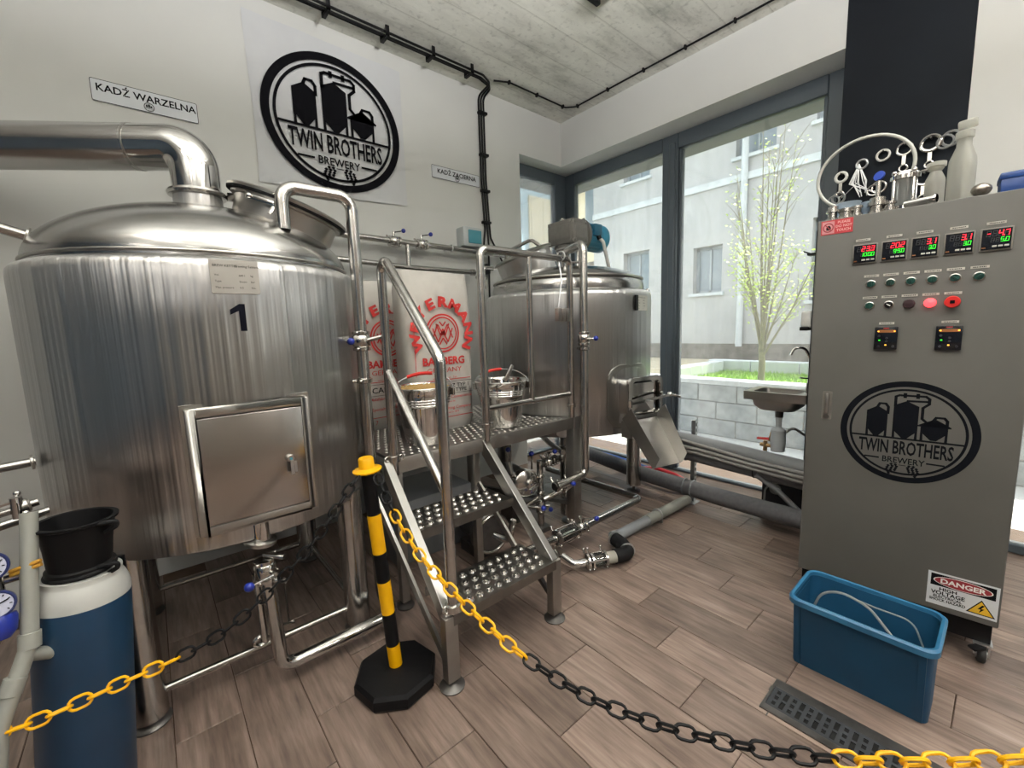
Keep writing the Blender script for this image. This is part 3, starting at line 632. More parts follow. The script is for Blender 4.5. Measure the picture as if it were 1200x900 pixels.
# sparge pipe in front of the mash tun
spg = thing('sparge_pipe', 'upright steel pipe with blue handled valve in front of the mash tun', 'pipe', (1.995, 1.69, 0))
px, py = 1.995, 1.675
tz = dome_z(TD, .36)
MB().tube([(2.13, 1.94, tz-.01), (2.13, 1.94, 1.77), (px, py, 1.77), (px, py, .375), (1.72, py, .36)], .0245, n=20, bend=.05, seg=8).build('tube', M['rail'], spg)
valve(spg, (px, py, 1.215), Z, .026, (.75, -.65, 0), .06)
clamp(spg, (px, py, 1.155), Z, .027); MB().cyl((px, py, 1.155), (px+.02, py+.11, 1.155), .008, n=10).build('bracket', M['fit'], spg)
MB().cyl((2.13, 1.94, 1.70), (2.20, 1.89, 1.705), .008, n=10).ball((2.205, 1.887, 1.705), .01, 8).build('vent_tap', M['dkst'], spg)

# ------------------------------------------------------------------ work platform with two steps and rails
pf = thing('work_platform', 'steel stepped platform with tube railings between the two vessels', 'platform', (1.3, 1.74, 0))
PZ = .73
def cedge(cx, cy, r, y, side): return cx+side*math.sqrt(max(r*r-(y-cy)**2, 0))
ys = [1.745+.0435*k for k in range(20)]
lft = [(max(.77, cedge(KX, KY, KR+.012, y, 1)), y) for y in ys]; rgt = [(min(1.95, cedge(TX_, TY, TR+.012, y, -1)), y) for y in ys]
P = lft[::-1] + rgt
dk = MB().prism(P, (0, 0, 0), X, Y, PZ-.006, PZ).build('deck', M['frame'], pf, smooth=0)
dm = MB()
for j in range(17):
    for i in range(30):
        x = .80+i*.04+(j % 2)*.02; y = 1.775+j*.047
        if x < max(.78, cedge(KX, KY, KR+.03, y, 1))+.01 or x > min(1.95, cedge(TX_, TY, TR+.03, y, -1))-.01: continue
        dm.lathe([(.013, 0), (.010, .004), (.006, .004), (.005, .001)], (x, y, PZ-.0005), n=8, cap0=False)
stuff(dm.build('dimples', M['satin'], dk))
for bx in ((.76, 1.96, 1.728, 1.745, .664, PZ+.003), (.80, 1.80, 2.55, 2.57, .664, PZ), (.762, .778, 1.745, 1.80, .664, PZ), (1.925, 1.957, 1.745, 1.80, .664, PZ)):
    MB().bb(*bx).build('edge_beam', M['frame'], pf, bevel=.003)
MB().bb(.83, .86, 1.745, 2.55, .67, .70).build('cross_bearer', M['frame'], pf); MB().bb(1.34, 1.38, 1.745, 2.55, .67, .70).build('cross_bearer', M['frame'], pf); MB().bb(1.72, 1.75, 1.745, 2.55, .67, .70).build('cross_bearer', M['frame'], pf)
for x, y in ((1.985, 1.762), (.80, 1.775), (1.25, 1.80), (.86, 2.53), (1.72, 2.53)):
    w = .034 if x > 1.9 else .02
    MB().bb(x-w, x+w, y-w, y+w, .03, PZ-.01).build('leg', M['frame'], pf, bevel=.003)
    MB().lathe([(.04, 0), (.042, .008), (.015, .016), (.012, .032)], (x, y, 0), n=20).build('foot', M['dkst'], pf)
MB().bb(1.955, 2.02, 1.725, 1.74, .655, .735).build('corner_bracket', M['frame'], pf, bevel=.002)
for y0, z0 in ((1.78, .16), ): MB().bar((1.70, 2.5, .16), (1.97, 1.80, .16), .025, .025).build('low_brace', M['dkst'], pf)
MB().bar((1.28, 2.5, .61), (1.965, 1.80, .61), .025, .03).build('low_brace', M['dkst'], pf)
# steps
sd_ = []
for zt, yf, yb in ((.282, 1.22, 1.44), (.490, 1.495, 1.70)):
    x0, x1 = .735, 1.235
    st = MB().bb(x0, x1, yf, yb, zt-.006, zt).bb(x0-.012, x1+.012, yf-.006, yf+.004, zt-.038, zt+.001).bb(x0, x1, yb-.004, yb, zt-.038, zt).build('step', mottled('dark checker steel', (.17, .16, .15, 1), (.23, .22, .205, 1), 12, .35, 1.), pf, smooth=0)
    d_ = MB()
    for j in range(4):
        for i in range(10):
            x = x0+.04+i*.046+(j % 2)*.023; y = yf+.033+j*.05
            if x > x1-.02: continue
            d_.lathe([(.0175, 0), (.0135, .007), (.009, .007), (.0075, .001)], (x, y, zt-.0005), n=12, cap0=False)
    stuff(d_.build('dimples', M['fit'], st))
# stringers: outer flats and the short inner flats below the upper step
for s, x in ((-1, .715), (1, 1.252)):
    a0, a1 = V((x+(.03 if s < 0 else .02), 1.74, .70)), V((x, 1.225, .275))
    sg = MB(); w = .017
    sg.rings([[V((a0.x-w, a0.y-.00, .735)), V((a0.x+w, a0.y, .735)), V((a0.x+w, a0.y, .645)), V((a0.x-w, a0.y, .645))], [V((a1.x-w, a1.y, .285)), V((a1.x+w, a1.y, .285)), V((a1.x+w, a1.y+.03, .235)), V((a1.x-w, a1.y+.03, .235))]])
    sg.build('stringer', M['satin'], pf, bevel=.002, smooth=0)
    ig = MB(); xi = x-s*.055; ig.bar((xi, 1.70, .52), (xi, 1.43, .285), .03, .012, X); ig.build('inner_stringer', M['satin'], pf)
    if s < 0:
        og = MB(); og.bar((x-.045, 1.72, .60), (x-.015, 1.235, .10), .035, .012, X); og.build('back_stringer', M['satin'], pf)
    lx = x+s*.0
    MB().bb(lx-.026, lx+.026, 1.215, 1.255, .03, .28).build('step_leg', M['frame'], pf, bevel=.003)
    MB().lathe([(.045, 0), (.047, .006), (.03, .014), (.014, .02), (.012, .034)], (lx, 1.235, 0), n=24).build('foot', M['dkst'], pf)
    if s > 0: MB().bar((lx, 1.25, .10), (lx-.02, 1.44, .27), .02, .02, X).build('step_brace', M['dkst'], pf)
# railings
RR = .0195
lr = MB().tube([(.775, 1.735, .66), (.775, 1.735, 1.625), (.733, 1.232, 1.195), (.733, 1.232, .30)], RR, n=18, bend=.045, seg=8).build('hand_rail', M['rail'], pf)
MB().tube([(.775, 1.735, 1.125), (.733, 1.232, .72)], .017, n=16).build('knee_rail', M['rail'], pf)
for p in ((.733, 1.232, .305), (.775, 1.735, .735)):
    c_ = MB().lathe([(RR, -.015), (RR+.009, -.012), (RR+.009, .012), (RR, .015)], p, Z, n=20); c_.torus((p[0]+.03, p[1]-.005, p[2]), (0, 1, .2), .012, .0045, 18, 8); c_.torus((p[0]-.03, p[1], p[2]), (0, 1, -.2), .012, .0045, 18, 8); c_.build('rail_socket', M['fit'], pf)
gy_ = 1.72
MB().tube([(1.278, gy_, .72), (1.278, gy_, 1.68), (1.925, gy_, 1.675), (1.925, gy_, .74)], RR, n=18, bend=.04, seg=8).build('guard_rail', M['rail'], pf)
MB().tube([(1.278, gy_, .885), (1.925, gy_, .885)], .0155, n=16).build('knee_rail', M['rail'], pf)
MB().tube([(1.60, gy_, .885), (1.60, gy_, 1.672)], .016, n=16).build('middle_post', M['rail'], pf)
for x in (1.278, 1.925):
    c_ = MB().lathe([(RR, -.012), (RR+.008, -.01), (RR+.008, .01), (RR, .012)], (x, gy_, .80 if x < 1.5 else .815), Z, n=20); c_.cyl((x, gy_, .80), (x+.045, gy_+.01, .805), .007, n=8); c_.build('rail_socket', M['fit'], pf)

# hanging steel tags on the guard rail
tg = thing('tag_bunch', 'three small steel blocks hanging on a cord from the guard rail', 'tags', (1.82, 1.695, 1.36))
MB().tube([(1.845, 1.735, 1.69), (1.828, 1.694, 1.55), (1.79, 1.688, 1.40)], .0045, n=8).torus((1.846, 1.715, 1.688), (0.8, .2, 0), .026, .004, 20, 8).build('cord', M['galv'], tg)
for k, x in enumerate((1.782, 1.817, 1.85)): MB().box((x, 1.682, 1.357-k*.001), (.027, .03, .074)).build('steel_block', mottled('tag steel', (.4, .36, .34, 1), (.5, .46, .43, 1), 30, .3, 1.), tg, bevel=.005)

# ------------------------------------------------------------------ malt sacks
def sack(cx, cy, w, d, z0, h, rot, label, red_w, lines):
    t = thing('malt_sack', label, 'sack', (cx, cy, z0), 'malt sacks on the platform')
    R = Matrix.Rotation(rot, 3, 'Z'); rg = []; rnd = random.Random(int(cx*100))
    for k in range(19):
        f = k/18; z = h*f; bul = 1-.10*abs(2*f-1)**5; e = .0
        ww = w*.5*(1-.05*(f < .04)-.02*math.sin(5*f)-.02*(f > .9)); dd = d*.5*(.82+.18*math.sin(PI*min(1, f*1.15+.1)))
        if f > .82: dd *= 1-.45*((f-.82)/.18)**1.6
        if f < .06: ww *= .95+.9*f; dd *= .9+1.6*f
        ring = []
        for j in range(48):
            a = 2*PI*j/48; ca, sa = math.cos(a), math.sin(a); ex = .34
            px_ = ww*math.copysign(abs(ca)**ex, ca); py_ = dd*math.copysign(abs(sa)**(.62), sa)
            wr_ = .004*math.sin(9*px_/w*2+f*7)+.005*math.sin(f*22+px_*25)*(f > .7)
            py_ += math.copysign(wr_, sa)*1.0
            ring.append(V((cx, cy, z0))+R @ V((px_, py_, z+.004*math.sin(px_*30)*(f == 1))))
        rg.append(ring)
    MB().rings(rg).build('bag', M['sack'], t, smooth=60)
    # printed face: keep just in front of the bag
    u = R @ X; fn_ = R @ V((0, -1, 0)); fy = d*.5+.0075
    O = lambda a_, b_: V((cx, cy, z0))+u*a_+Z*b_+fn_*fy
    red = MB(); ink = MB(); pcz = h*.62; rr_ = .105*red_w
    red.ann(0, 0, rr_*.91, rr_, O(0, pcz), u, Z); red.ann(0, 0, rr_*.77, rr_*.84, O(0, pcz), u, Z)
    def stroke(m_, pts, wd):
        for (xa, ya), (xb, yb) in zip(pts, pts[1:]):
            dx, dy = xb-xa, yb-ya; L = math.hypot(dx, dy); nx, ny = -dy/L*wd/2, dx/L*wd/2
            m_.flat([(xa-nx, ya-ny), (xb-nx, yb-ny), (xb+nx, yb+ny), (xa+nx, ya+ny)], O(0, pcz), u, Z)
    q = rr_*.74
    sw = .10*q
    stroke(red, [(-.80*q, .34*q), (-.40*q, -.62*q), (0, .12*q), (.40*q, -.62*q), (.80*q, .34*q)], sw); stroke(red, [(-.52*q, .66*q), (-.20*q, -.14*q), (0, .30*q), (.20*q, -.14*q), (.52*q, .66*q)], sw)
    stroke(red, [(-.80*q, -.34*q), (-.40*q, .62*q), (0, -.12*q), (.40*q, .62*q), (.80*q, -.34*q)], sw); stroke(red, [(-.30*q, -.80*q), (0, -.34*q), (.30*q, -.80*q)], sw); stroke(red, [(-.25*q, .80*q), (0, .5*q), (.25*q, .80*q)], sw)
    word = 'WEYERMANN'
    for i, chx in enumerate(word):
        a_ = math.radians(196-i*27); ra = rr_*1.36
        p = O(ra*math.cos(a_), pcz+ra*math.sin(a_)); tn = u*math.sin(a_)-Z*math.cos(a_); up_ = u*math.cos(a_)+Z*math.sin(a_)
        red.text(chx, p, tn, up_, .074, 0, 'CENTER', 1.3, .05)
    red.text('BAMBERG', O(0, h*.425), u, Z, .058, 0, 'CENTER', 1.05, .035); red.text('GERMANY', O(0, h*.375), u, Z, .038, 0, 'CENTER', 1.25)
    red.text('www.malting.de  Tel.', O(0, h*.335), u, Z, .014, 0, 'CENTER', 1.3);
    for b_, wd in ((.325, .30), (.085, .31)): red.flat([(-w*.5*wd*2.6, 0), (w*.5*wd*2.6, .0), (w*.5*wd*2.6, .004), (-w*.5*wd*2.6, .004)], O(0, h*b_), u, Z)
    for tt, b_, sz in (('Malzfabrik und Convenience', .205, .024), ('produces for', .18, .014), ('Specialty Malting Company', .135, .024), ('established in 1879', .11, .014)): red.text(tt, O(.02, h*b_), u, Z, sz, 0, 'CENTER', 1.1, .01)
    red.text('7', O(-.10, h*.04), u, Z, .035, 0)
    for tt, b_, sz in lines: ink.text(tt, O(.0, h*b_), u, Z, sz, 0, 'CENTER', 1.15, .01)
    for b_ in (.31, .235): ink.flat([(-w*.42, 0), (w*.42, 0), (w*.42, .002), (-w*.42, .002)], O(0, h*b_), u, Z)
    lo_ = O(-w*.41, h*.36); red.flat([(0, 0), (.004, 0), (.004, .30), (0, .30)], lo_, u, Z); red.text('25 kg / netto', O(-w*.44, h*.14), Z, -u, .022, 0, 'LEFT')
    red.build('red_print', M['rink'], t, smooth=0); ink.build('black_print', M['ink'], t, smooth=0)
    return t
sack(1.235, 2.13, .43, .19, PZ+.002, .875, .0, 'white malt sack with red emblem nearest the guard rail, front of the pair', 1.0, [('PILSNER MALZ TYP 1', .275, .030), ('PILSNER MALT TYPE 1', .245, .030)])
sack(1.045, 2.42, .42, .18, PZ+.002, .845, .04, 'white malt sack standing behind the front sack, nearer the kettle', 1.0, [('CARARED', .255, .045)])

# ------------------------------------------------------------------ steel buckets with malt
def bucket(cx, cy, rt_, rb, h, label, fill, scoop):
    t = thing('steel_bucket', label, 'bucket', (cx, cy, PZ+.003), 'steel malt buckets on the platform')
    z = PZ+.003; rr_ = lambda f: rb+(rt_-rb)*f
    pr = [(0, .004), (rb*.93, .004), (rb*.95, 0), (rb, .004)]
    for f in (.05, .3, .55, .66): pr.append((rr_(f), h*f))
    for f in (.70, .745, .79): pr += [(rr_(f), h*f), (rr_(f+.012)+.0035, h*(f+.015)), (rr_(f+.03), h*(f+.03))]
    pr += [(rr_(.97), h*.97), (rr_(1.)+.004, h), (rr_(1.), h+.004), (rr_(1.)-.003, h), (rr_(.95)-.003, h*.95), (rr_(.6)-.003, h*.6)]
    MB().lathe(pr, (cx, cy, z), n=48, cap0=False).build('bucket_body', M['pol'], t, smooth=50)
    gf = fill; pts = [(0, h*gf+.014), (rr_(gf)*.5, h*gf+.010), (rr_(gf)*.93, h*gf), (rr_(gf)*.97, h*gf-.02)][::-1]
    g = MB().lathe(pts, (cx, cy, z), n=40, cap0=False).build('malt', M['grain'], t)
    kn = MB(); rd = random.Random(3)
    for k in range(260):
        a = rd.random()*2*PI; q = math.sqrt(rd.random())*.93*rr_(gf); kn.ball((cx+q*math.cos(a), cy+q*math.sin(a), z+h*gf+.012-.008*q/rr_(gf)), .0042, 5, (1, 1.6, 1))
    stuff(kn.build('kernels', M['grain'], t))
    dr = V((-.80, .60, 0))
    hn = [V((cx, cy, z+h-.03))+dr*rt_*s+Z*zz for s, zz in ((-1.0, 0), (-.95, .03), (0, .055), (.95, .03), (1.0, 0))]
    bk = V((fw.x, fw.y, 0)).normalized()
    hpts = [V((cx, cy, z+h-.02))+V((rt.x, rt.y, 0))*(rt_+.006)*math.cos(PI*k/14)+bk*(rt_*.72)*math.sin(PI*k/14)+Z*(.075*math.sin(PI*k/14)) for k in range(15)]
    MB().tube(hpts, .0035, n=8).build('wire_handle', M['galv'], t)
    MB().tube(hpts[6:11] if not scoop else hpts[7:12], .009, n=12).build('grip', M['red'], t)
    for s in (-1, 1): MB().box(V((cx, cy, z+h-.03))+V((rt.x, rt.y, 0))*s*(rt_+.003), (.012, .03, .035)).build('handle_lug', M['fit'], t, bevel=.003)
    return t
bucket(1.015, 1.885, .145, .088, .285, 'steel bucket heaped with golden malt beside the left handrail', .965, False)
bucket(1.525, 1.895, .150, .100, .262, 'steel bucket holding a metal scoop behind the guard rail', .80, True)
sc_ = thing('malt_scoop', 'metal scoop with its handle leaning out of the right bucket', 'scoop', (1.53, 1.88, .95))
d = V((.42, -.02, .62)).normalized(); p0 = V((1.52, 1.87, .975)); sdv = d.cross(V((0, -1, .3))).normalized(); upv = sdv.cross(d).normalized()
MB().bar(p0+d*.02, p0+d*.125, .024, .010, upv).build('handle', M['satin'], sc_, bevel=.004)
rg = []
for k in range(7):
    f = k/6; rr_ = .03+.014*f*(1 if f < .9 else .9); rg.append([p0-d*(.12*f)+sdv*(rr_*math.cos(PI*j/10))-upv*(rr_*math.sin(PI*j/10)) for j in range(11)])
bl = MB(); bl.rings(rg, closed=False, cap0=False, cap1=False); bl.add(rg[0], [tuple(range(11))]); bl.build('scoop_blade', M['dkst'], sc_, smooth=60)

# ------------------------------------------------------------------ warning post
wpz = thing('warning_post', 'yellow and black striped chain post on an octagonal black base', 'post', (.575, 1.395, 0))
bx_, by_ = .575, 1.395
O8 = lambda r, z: [V((bx_+r*math.cos(PI/8+PI*k/4+.2), by_+r*math.sin(PI/8+PI*k/4+.2), z)) for k in range(8)]
MB().rings([O8(.142, 0), O8(.150, .012), O8(.150, .045), O8(.140, .058), O8(.06, .066), O8(.035, .07)]).build('base', M['black'], wpz, smooth=20)
p0, p1 = V((bx_, by_, .065)), V((.525, 1.395, .825))
cuts = [0, .105, .27, .475, .69, 1.0]; cs = ['yellow', 'black', 'yellow', 'black', 'yellow', 'black']
cuts = [0, .13, .315, .49, .665, .86, 1.0]; cs = ['yellow', 'black', 'yellow', 'black', 'yellow', 'black']
cuts = [0, .135, .36, .565, .78, .985]; cs = ['yellow', 'black', 'yellow', 'black', 'yellow', 'black']
pxy = lambda f: p0+(p1-p0)*f
bands = [(0, .13, 'yellow'), (.13, .325, 'black'), (.325, .50, 'yellow'), (.50, .68, 'black'), (.68, .845, 'yellow'), (.845, 1.0, 'black')]
bands = [(0, .12, 'yellow'), (.12, .29, 'black'), (.29, .455, 'yellow'), (.455, .60, 'black'), (.60, .79, 'yellow'), (.79, 1.0, 'black')]
for a_, b_, c_ in bands: MB().cyl(pxy(a_), pxy(b_), .0235, n=24).build('band', M[c_], wpz)
tp = pxy(1.0)
cp_ = MB().lathe([(.0235, 0), (.047, .004), (.048, .009), (.03, .013), (.026, .016), (.025, .046), (.022, .05), (0, .05)], tp-V((0, 0, .006)), (p1-p0), n=28)
cp_.build('cap', M['yellow'], wpz)
for s in (-1, 1): MB().torus(tp+V((rt.x, rt.y, 0))*s*.036+V((0, 0, -.006)), (fw.x, fw.y, 0), .009, .004, 16, 8, .0, 1.5*PI).build('hook', M['black'], wpz)

# ------------------------------------------------------------------ plastic chains
PITCH, LR = .036, .0036
lc, lw_ = PITCH+2*LR, .0135
lp = [(lc/2-lw_+lw_*math.cos(a), lw_*math.sin(a)) for a in [-PI/2+PI*k/6 for k in range(7)]]+[(-lc/2+lw_+lw_*math.cos(a), lw_*math.sin(a)) for a in [PI/2+PI*k/6 for k in range(7)]]
lmb = MB().tube([(x, y, 0) for x, y in lp], LR, 6, closed=True)
LK = {}
def chain(name, label, pts, cols):
    pts = [V(p) for p in pts]
    q = []
    for i in range(len(pts)-1):      # Catmull-Rom
        a, b_, c_, d_ = pts[max(i-1, 0)], pts[i], pts[i+1], pts[min(i+2, len(pts)-1)]
        for k in range(12):
            t = k/12; q.append(.5*((2*b_)+(c_-a)*t+(2*a-5*b_+4*c_-d_)*t*t+(3*b_-a-3*c_+d_)*t**3))
    q.append(pts[-1]); cum = [0]
    for a, b_ in zip(q, q[1:]): cum.append(cum[-1]+(b_-a).length)
    t = thing(name, label, 'chain', q[0], 'plastic barrier chains')
    n = int(cum[-1]/PITCH); j = 0
    def pos(s):
        i = 0
        while i < len(cum)-2 and cum[i+1] < s: i += 1
        return q[i]+(q[i+1]-q[i])*((s-cum[i])/max(cum[i+1]-cum[i], 1e-6))
    for k in range(n):
        a, b_ = pos(k*PITCH), pos((k+1)*PITCH); d_ = (b_-a).normalized(); m_ = (a+b_)/2
        sdx = d_.cross(Z).normalized(); upx = sdx.cross(d_)
        col = cols(m_)
        if col not in LK:
            me_ = lmb.build('link', M[col], t, origin=(0, 0, 0)); LK[col] = me_; o = me_
        else: o = bpy.data.objects.new('link', LK[col].data); C.objects.link(o); o.parent = t
        th = (PI/4+.35 if k % 2 else -PI/4+.35)
        yv = sdx*math.cos(th)+upx*math.sin(th); zv = d_.cross(yv)
        o.rotation_euler = Matrix((d_, yv, zv)).transposed().to_euler(); o.location = m_-q[0]
    return t
chain('barrier_chain', 'black and yellow plastic chain sagging left in front of the blue cylinder', [(.486, 1.375, .818), (.451, 1.364, .789), (.345, 1.349, .677), (.229, 1.351, .575), (.093, 1.358, .485), (-.014, 1.377, .448), (-.128, 1.404, .426), (-.209, 1.417, .413), (-.295, 1.423, .407), (-.352, 1.444, .40), (-.47, 1.45, .42)], lambda p: 'black' if p.x > -.012 else 'yellow')
chain('barrier_chain', 'yellow and black plastic chain sagging right from the post past the drain', [(.535, 1.34, .818), (.533, 1.229, .727), (.552, 1.113, .627), (.579, .972, .558), (.605, .85, .51), (.633, .741, .472), (.685, .597, .434), (.752, .459, .417), (.816, .339, .42), (.88, .233, .429), (.929, .155, .444), (.984, .072, .467), (1.028, 0, .494), (1.09, -.10, .54)], lambda p: 'black' if (p.y > 1.24 or .16 < p.y < .745) else 'yellow')

# ------------------------------------------------------------------ gas cylinder, cap pot, regulators, grey pipes at the left
gas = thing('gas_cylinder', 'dark blue gas cylinder with white shoulder at the left edge', 'cylinder', (-.262, 1.59, 0))
b0, t0_ = V((-.258, 1.59, .0)), V((-.195, 1.59, .72)); ga = (t0_-b0).normalized(); GR = .100
gl = lambda pr, nm, mm, par=gas, n=48: MB().lathe(pr, b0, ga, n=n, cap0=False).build(nm, mm, par)
gl([(.0, .012), (GR-.006, .012), (GR, .03), (GR, .605)], 'bottle', M['gasb']); gl([(GR, .605), (GR*.99, .618), (GR*.95, .637), (GR*.88, .653), (GR*.835, .66), (GR*.82, .664), (GR*.82, .676), (0, .677)], 'shoulder', M['gasw'])
cp0 = b0+ga*.674
pot = thing('valve_guard', 'black open plastic pot with side handle sitting on the blue cylinder', 'pot', cp0)
MB().lathe([(0, .002), (.066, .002), (.07, .006), (.07, .022), (.064, .026), (.068, .08), (.076, .138), (.084, .142), (.085, .148), (.074, .148), (.062, .06), (0, .055)], cp0, V((.04, .0, 1)), n=40, cap0=False).build('pot_body', M['black'], pot)
for z_, rr_ in ((.128, .082), (.010, .068)):
    c_ = cp0+V((.002, 0, z_)); rv = V((rt.x, rt.y, 0)).normalized()
    MB().tube([c_+rv*(rr_-.006)-V((fw.x, fw.y, 0))*.02+Z*.012, c_+rv*(rr_+.03)+Z*.012, c_+rv*(rr_+.028)-Z*.002, c_+rv*(rr_-.004)-Z*.02], .006, n=10, bend=.012).build('side_handle', M['rubber'], pot)
MB().torus(cp0+V((0, 0, .010)), Z, .068, .006, 40, 10).build('base_ring', M['rubber'], pot)
rg_ = thing('gas_regulator', 'gas regulator with two blue rimmed gauges at the left edge', 'regulator', (-.34, 1.50, .70))
vw = V((-.10, -.99, .12)).normalized(); vw = V((.15, -.95, .28)).normalized()
for p, r_ in (((-.335, 1.50, .775), .034), ((-.33, 1.49, .685), .031)):
    g_ = MB().lathe([(r_*.9, -.026), (r_, -.02), (r_, .006), (r_*.92, .010), (r_*.86, .006)], p, vw, n=32).build('gauge', mat('gauge blue', '#2b356e', .35), rg_)
    q0 = V(p)+vw*.0075; uu_ = vw.cross(Z).normalized()*-1; vv_ = uu_.cross(vw)*-1
    MB().lathe([(r_*.84, 0), (0, .0006)], q0, vw, n=28, cap0=False).build('dial', mat('gauge dial', '#b9bcd0', .3), g_)
    nd_ = MB(); nd_.bar(q0+vw*.0012-uu_*.004, q0+vw*.0012+uu_*r_*.6+vv_*r_*.25, .003, .001, vw)
    for k in range(9):
        a = -.7+k*.57; d_ = uu_*math.cos(a)+vv_*math.sin(a); nd_.bar(q0+vw*.0012+d_*r_*.62, q0+vw*.0012+d_*r_*.76, .0022, .001, vw)
    nd_.build('needle', M['ink'], g_, smooth=0)
MB().lathe([(.03, 0), (.033, .01), (.03, .04), (.018, .055)], (-.335, 1.50, .655), (0, -.3, -1), n=20).build('adjusting_knob', M['knob'], rg_)
MB().cyl((-.34, 1.53, .80), (-.335, 1.53, .64), .016, n=14).cyl((-.40, 1.54, .72), (-.29, 1.545, .725), .013, n=12).build('body', M['fit'], rg_)
rail_t = thing('manifold_pipe', 'steel pipe with triple clamp and lever above the gauges', 'pipe', (-.30, 1.62, .85))
MB().cyl((-.52, 1.60, .832), (-.265, 1.66, .868), .010, n=14).build('tube', M['rail'], rail_t)
clamp(rail_t, (-.292, 1.652, .864), (.26, .06, .04), .016, .014)
MB().bar((-.39, 1.62, .872), (-.30, 1.64, .886), .012, .006).cyl((-.30, 1.64, .84), (-.30, 1.64, .895), .012, n=12).build('lever', M['pol'], rail_t)
gp_ = thing('waste_pipe', 'light grey plastic waste pipe dropping beside the blue cylinder', 'pipe', (-.285, 1.49, 0))
MB().tube([(-.268, 1.56, .87), (-.292, 1.49, .57), (-.352, 1.44, .41), (-.40, 1.42, .05)], .0165, n=20, bend=.03).build('tube', M['pvcw'], gp_)
MB().lathe([(.0165, -.02), (.0205, -.018), (.0205, .018), (.0165, .02)], (-.292, 1.492, .575), (.02, .07, .3), n=24).build('socket', M['pvcw'], gp_)
MB().lathe([(.0165, -.02), (.0205, -.018), (.0205, .018), (.0165, .02)], (-.325, 1.464, .49), (.06, .05, .16), n=24).build('socket', M['pvcw'], gp_)
MB().tube([(-.300, 1.485, .545), (-.25, 1.53, .50), (-.24, 1.60, .40)], .0155, n=16, bend=.03).build('branch', M['pvcw'], gp_)
MB().tube([(-.31, 1.53, .742), (-.255, 1.515, .757)], .005, n=8).tube([(-.31, 1.53, .733), (-.255, 1.515, .747)], .005, n=8).build('yellow_cord', mat('ochre cord', '#b98a2e', .6), gp_)
g2 = thing('waste_pipe', 'light grey waste pipe standing low behind the cylinder foot', 'pipe', (-.29, 1.66, 0))
MB().tube([(-.31, 1.64, .0), (-.275, 1.70, .40), (-.29, 1.76, .62)], .022, n=20, bend=.05).build('tube', M['pvcw'], g2)

# ------------------------------------------------------------------ logo (flat print) shared by banner, cabinet and signs
def logo(mb, O, u, v, R, w, t=.0008, full=True):
    O, u, v = V(O), V(u).normalized()*R, V(v).normalized()*R
    mb.ann(0, 0, .89, 1.0, O, u, v, t, 96); mb.ann(0, 0, .81, .85, O, u, v, t, 96)
    F = lambda P: mb.flat([(a_, b_*.87 if b_ > 0 else b_) for a_, b_ in P], O, u, v, t)
    def ln(pts, wd):
        for (xa, ya), (xb, yb) in zip(pts, pts[1:]):
            dx, dy = xb-xa, yb-ya; L = math.hypot(dx, dy); nx, ny = -dy/L*wd/2, dx/L*wd/2; ex, ey = dx/L*wd*.3, dy/L*wd*.3
            F([(xa-nx-ex, ya-ny-ey), (xb-nx+ex, yb-ny+ey), (xb+nx+ex, yb+ny+ey), (xa+nx-ex, ya+ny-ey)])
    c1 = .80*math.cos(math.asin(.13/.8)); ln([(-c1, -.13), (c1, -.13)], .035)
    def tank(x0, x1, zb, zt, zp):
        xm = (x0+x1)/2; F([(x0, zb+.13), (xm-.04, zb-.035), (xm+.04, zb-.035), (x1, zb+.13), (x1, zt), (xm, zp), (x0, zt)])
        F([(x0, zb+.13), (x0, -.115), (x0+.04, -.115), (x0+.035, zb+.09)]); F([(x1, zb+.13), (x1-.035, zb+.09), (x1-.04, -.115), (x1, -.115)])
    tank(-.59, -.27, -.08, .44, .56); tank(-.19, .17, -.08, .60, .71); tank(.21, .58, -.07, .20, .35)
    F([(.17, .17), (.62, .17), (.62, .20), (.40, .36), (.17, .20)])
    ln([(-.43, .54), (-.40, .62), (-.31, .62), (-.27, .55), (-.27, .40)], .045)
    ln([(-.17, .58), (-.17, .80), (-.12, .83), (.25, .83), (.30, .78), (.30, .67), (.22, .58), (.22, .34), (.30, .25)], .045); ln([(0, .71), (.30, .72)], .045)
    for x in (-.04, .14): ln([(x, .79), (x, .87)], .05)
    ln([(.38, .33), (.41, .39), (.52, .39), (.56, .33), (.56, .2)], .045)
    if full:
        mb.text('TWIN BROTHERS', O+v*-.44, u, v, .37*R, t, 'CENTER', .47, .022); mb.text('BREWERY', O+v*-.625, u, v, .165*R, t, 'CENTER', .85, .015)
    else: mb.text('TWIN BROTHERS', O+v*-.40, u, v, .3*R, t, 'CENTER', .6, .02)
    c2 = .80*math.cos(math.asin(.56/.8)); ln([(-c2, -.56), (-.36, -.56)], .03); ln([(.34, -.56), (c2, -.56)], .03)
    for sx in (-1, 1):
        cx = .13*sx
        for r_ in range(6):
            n_ = (2, 3, 3, 3, 2, 1)[r_]
            for k in range(n_):
                x = cx+sx*.012*r_+(k-(n_-1)/2)*.062; y = -.655-r_*.038
                F([(x-.029, y), (x, y-.036), (x+.029, y), (x, y+.02)])
    ln([(-.05, -.66), (.05, -.66)], .012)

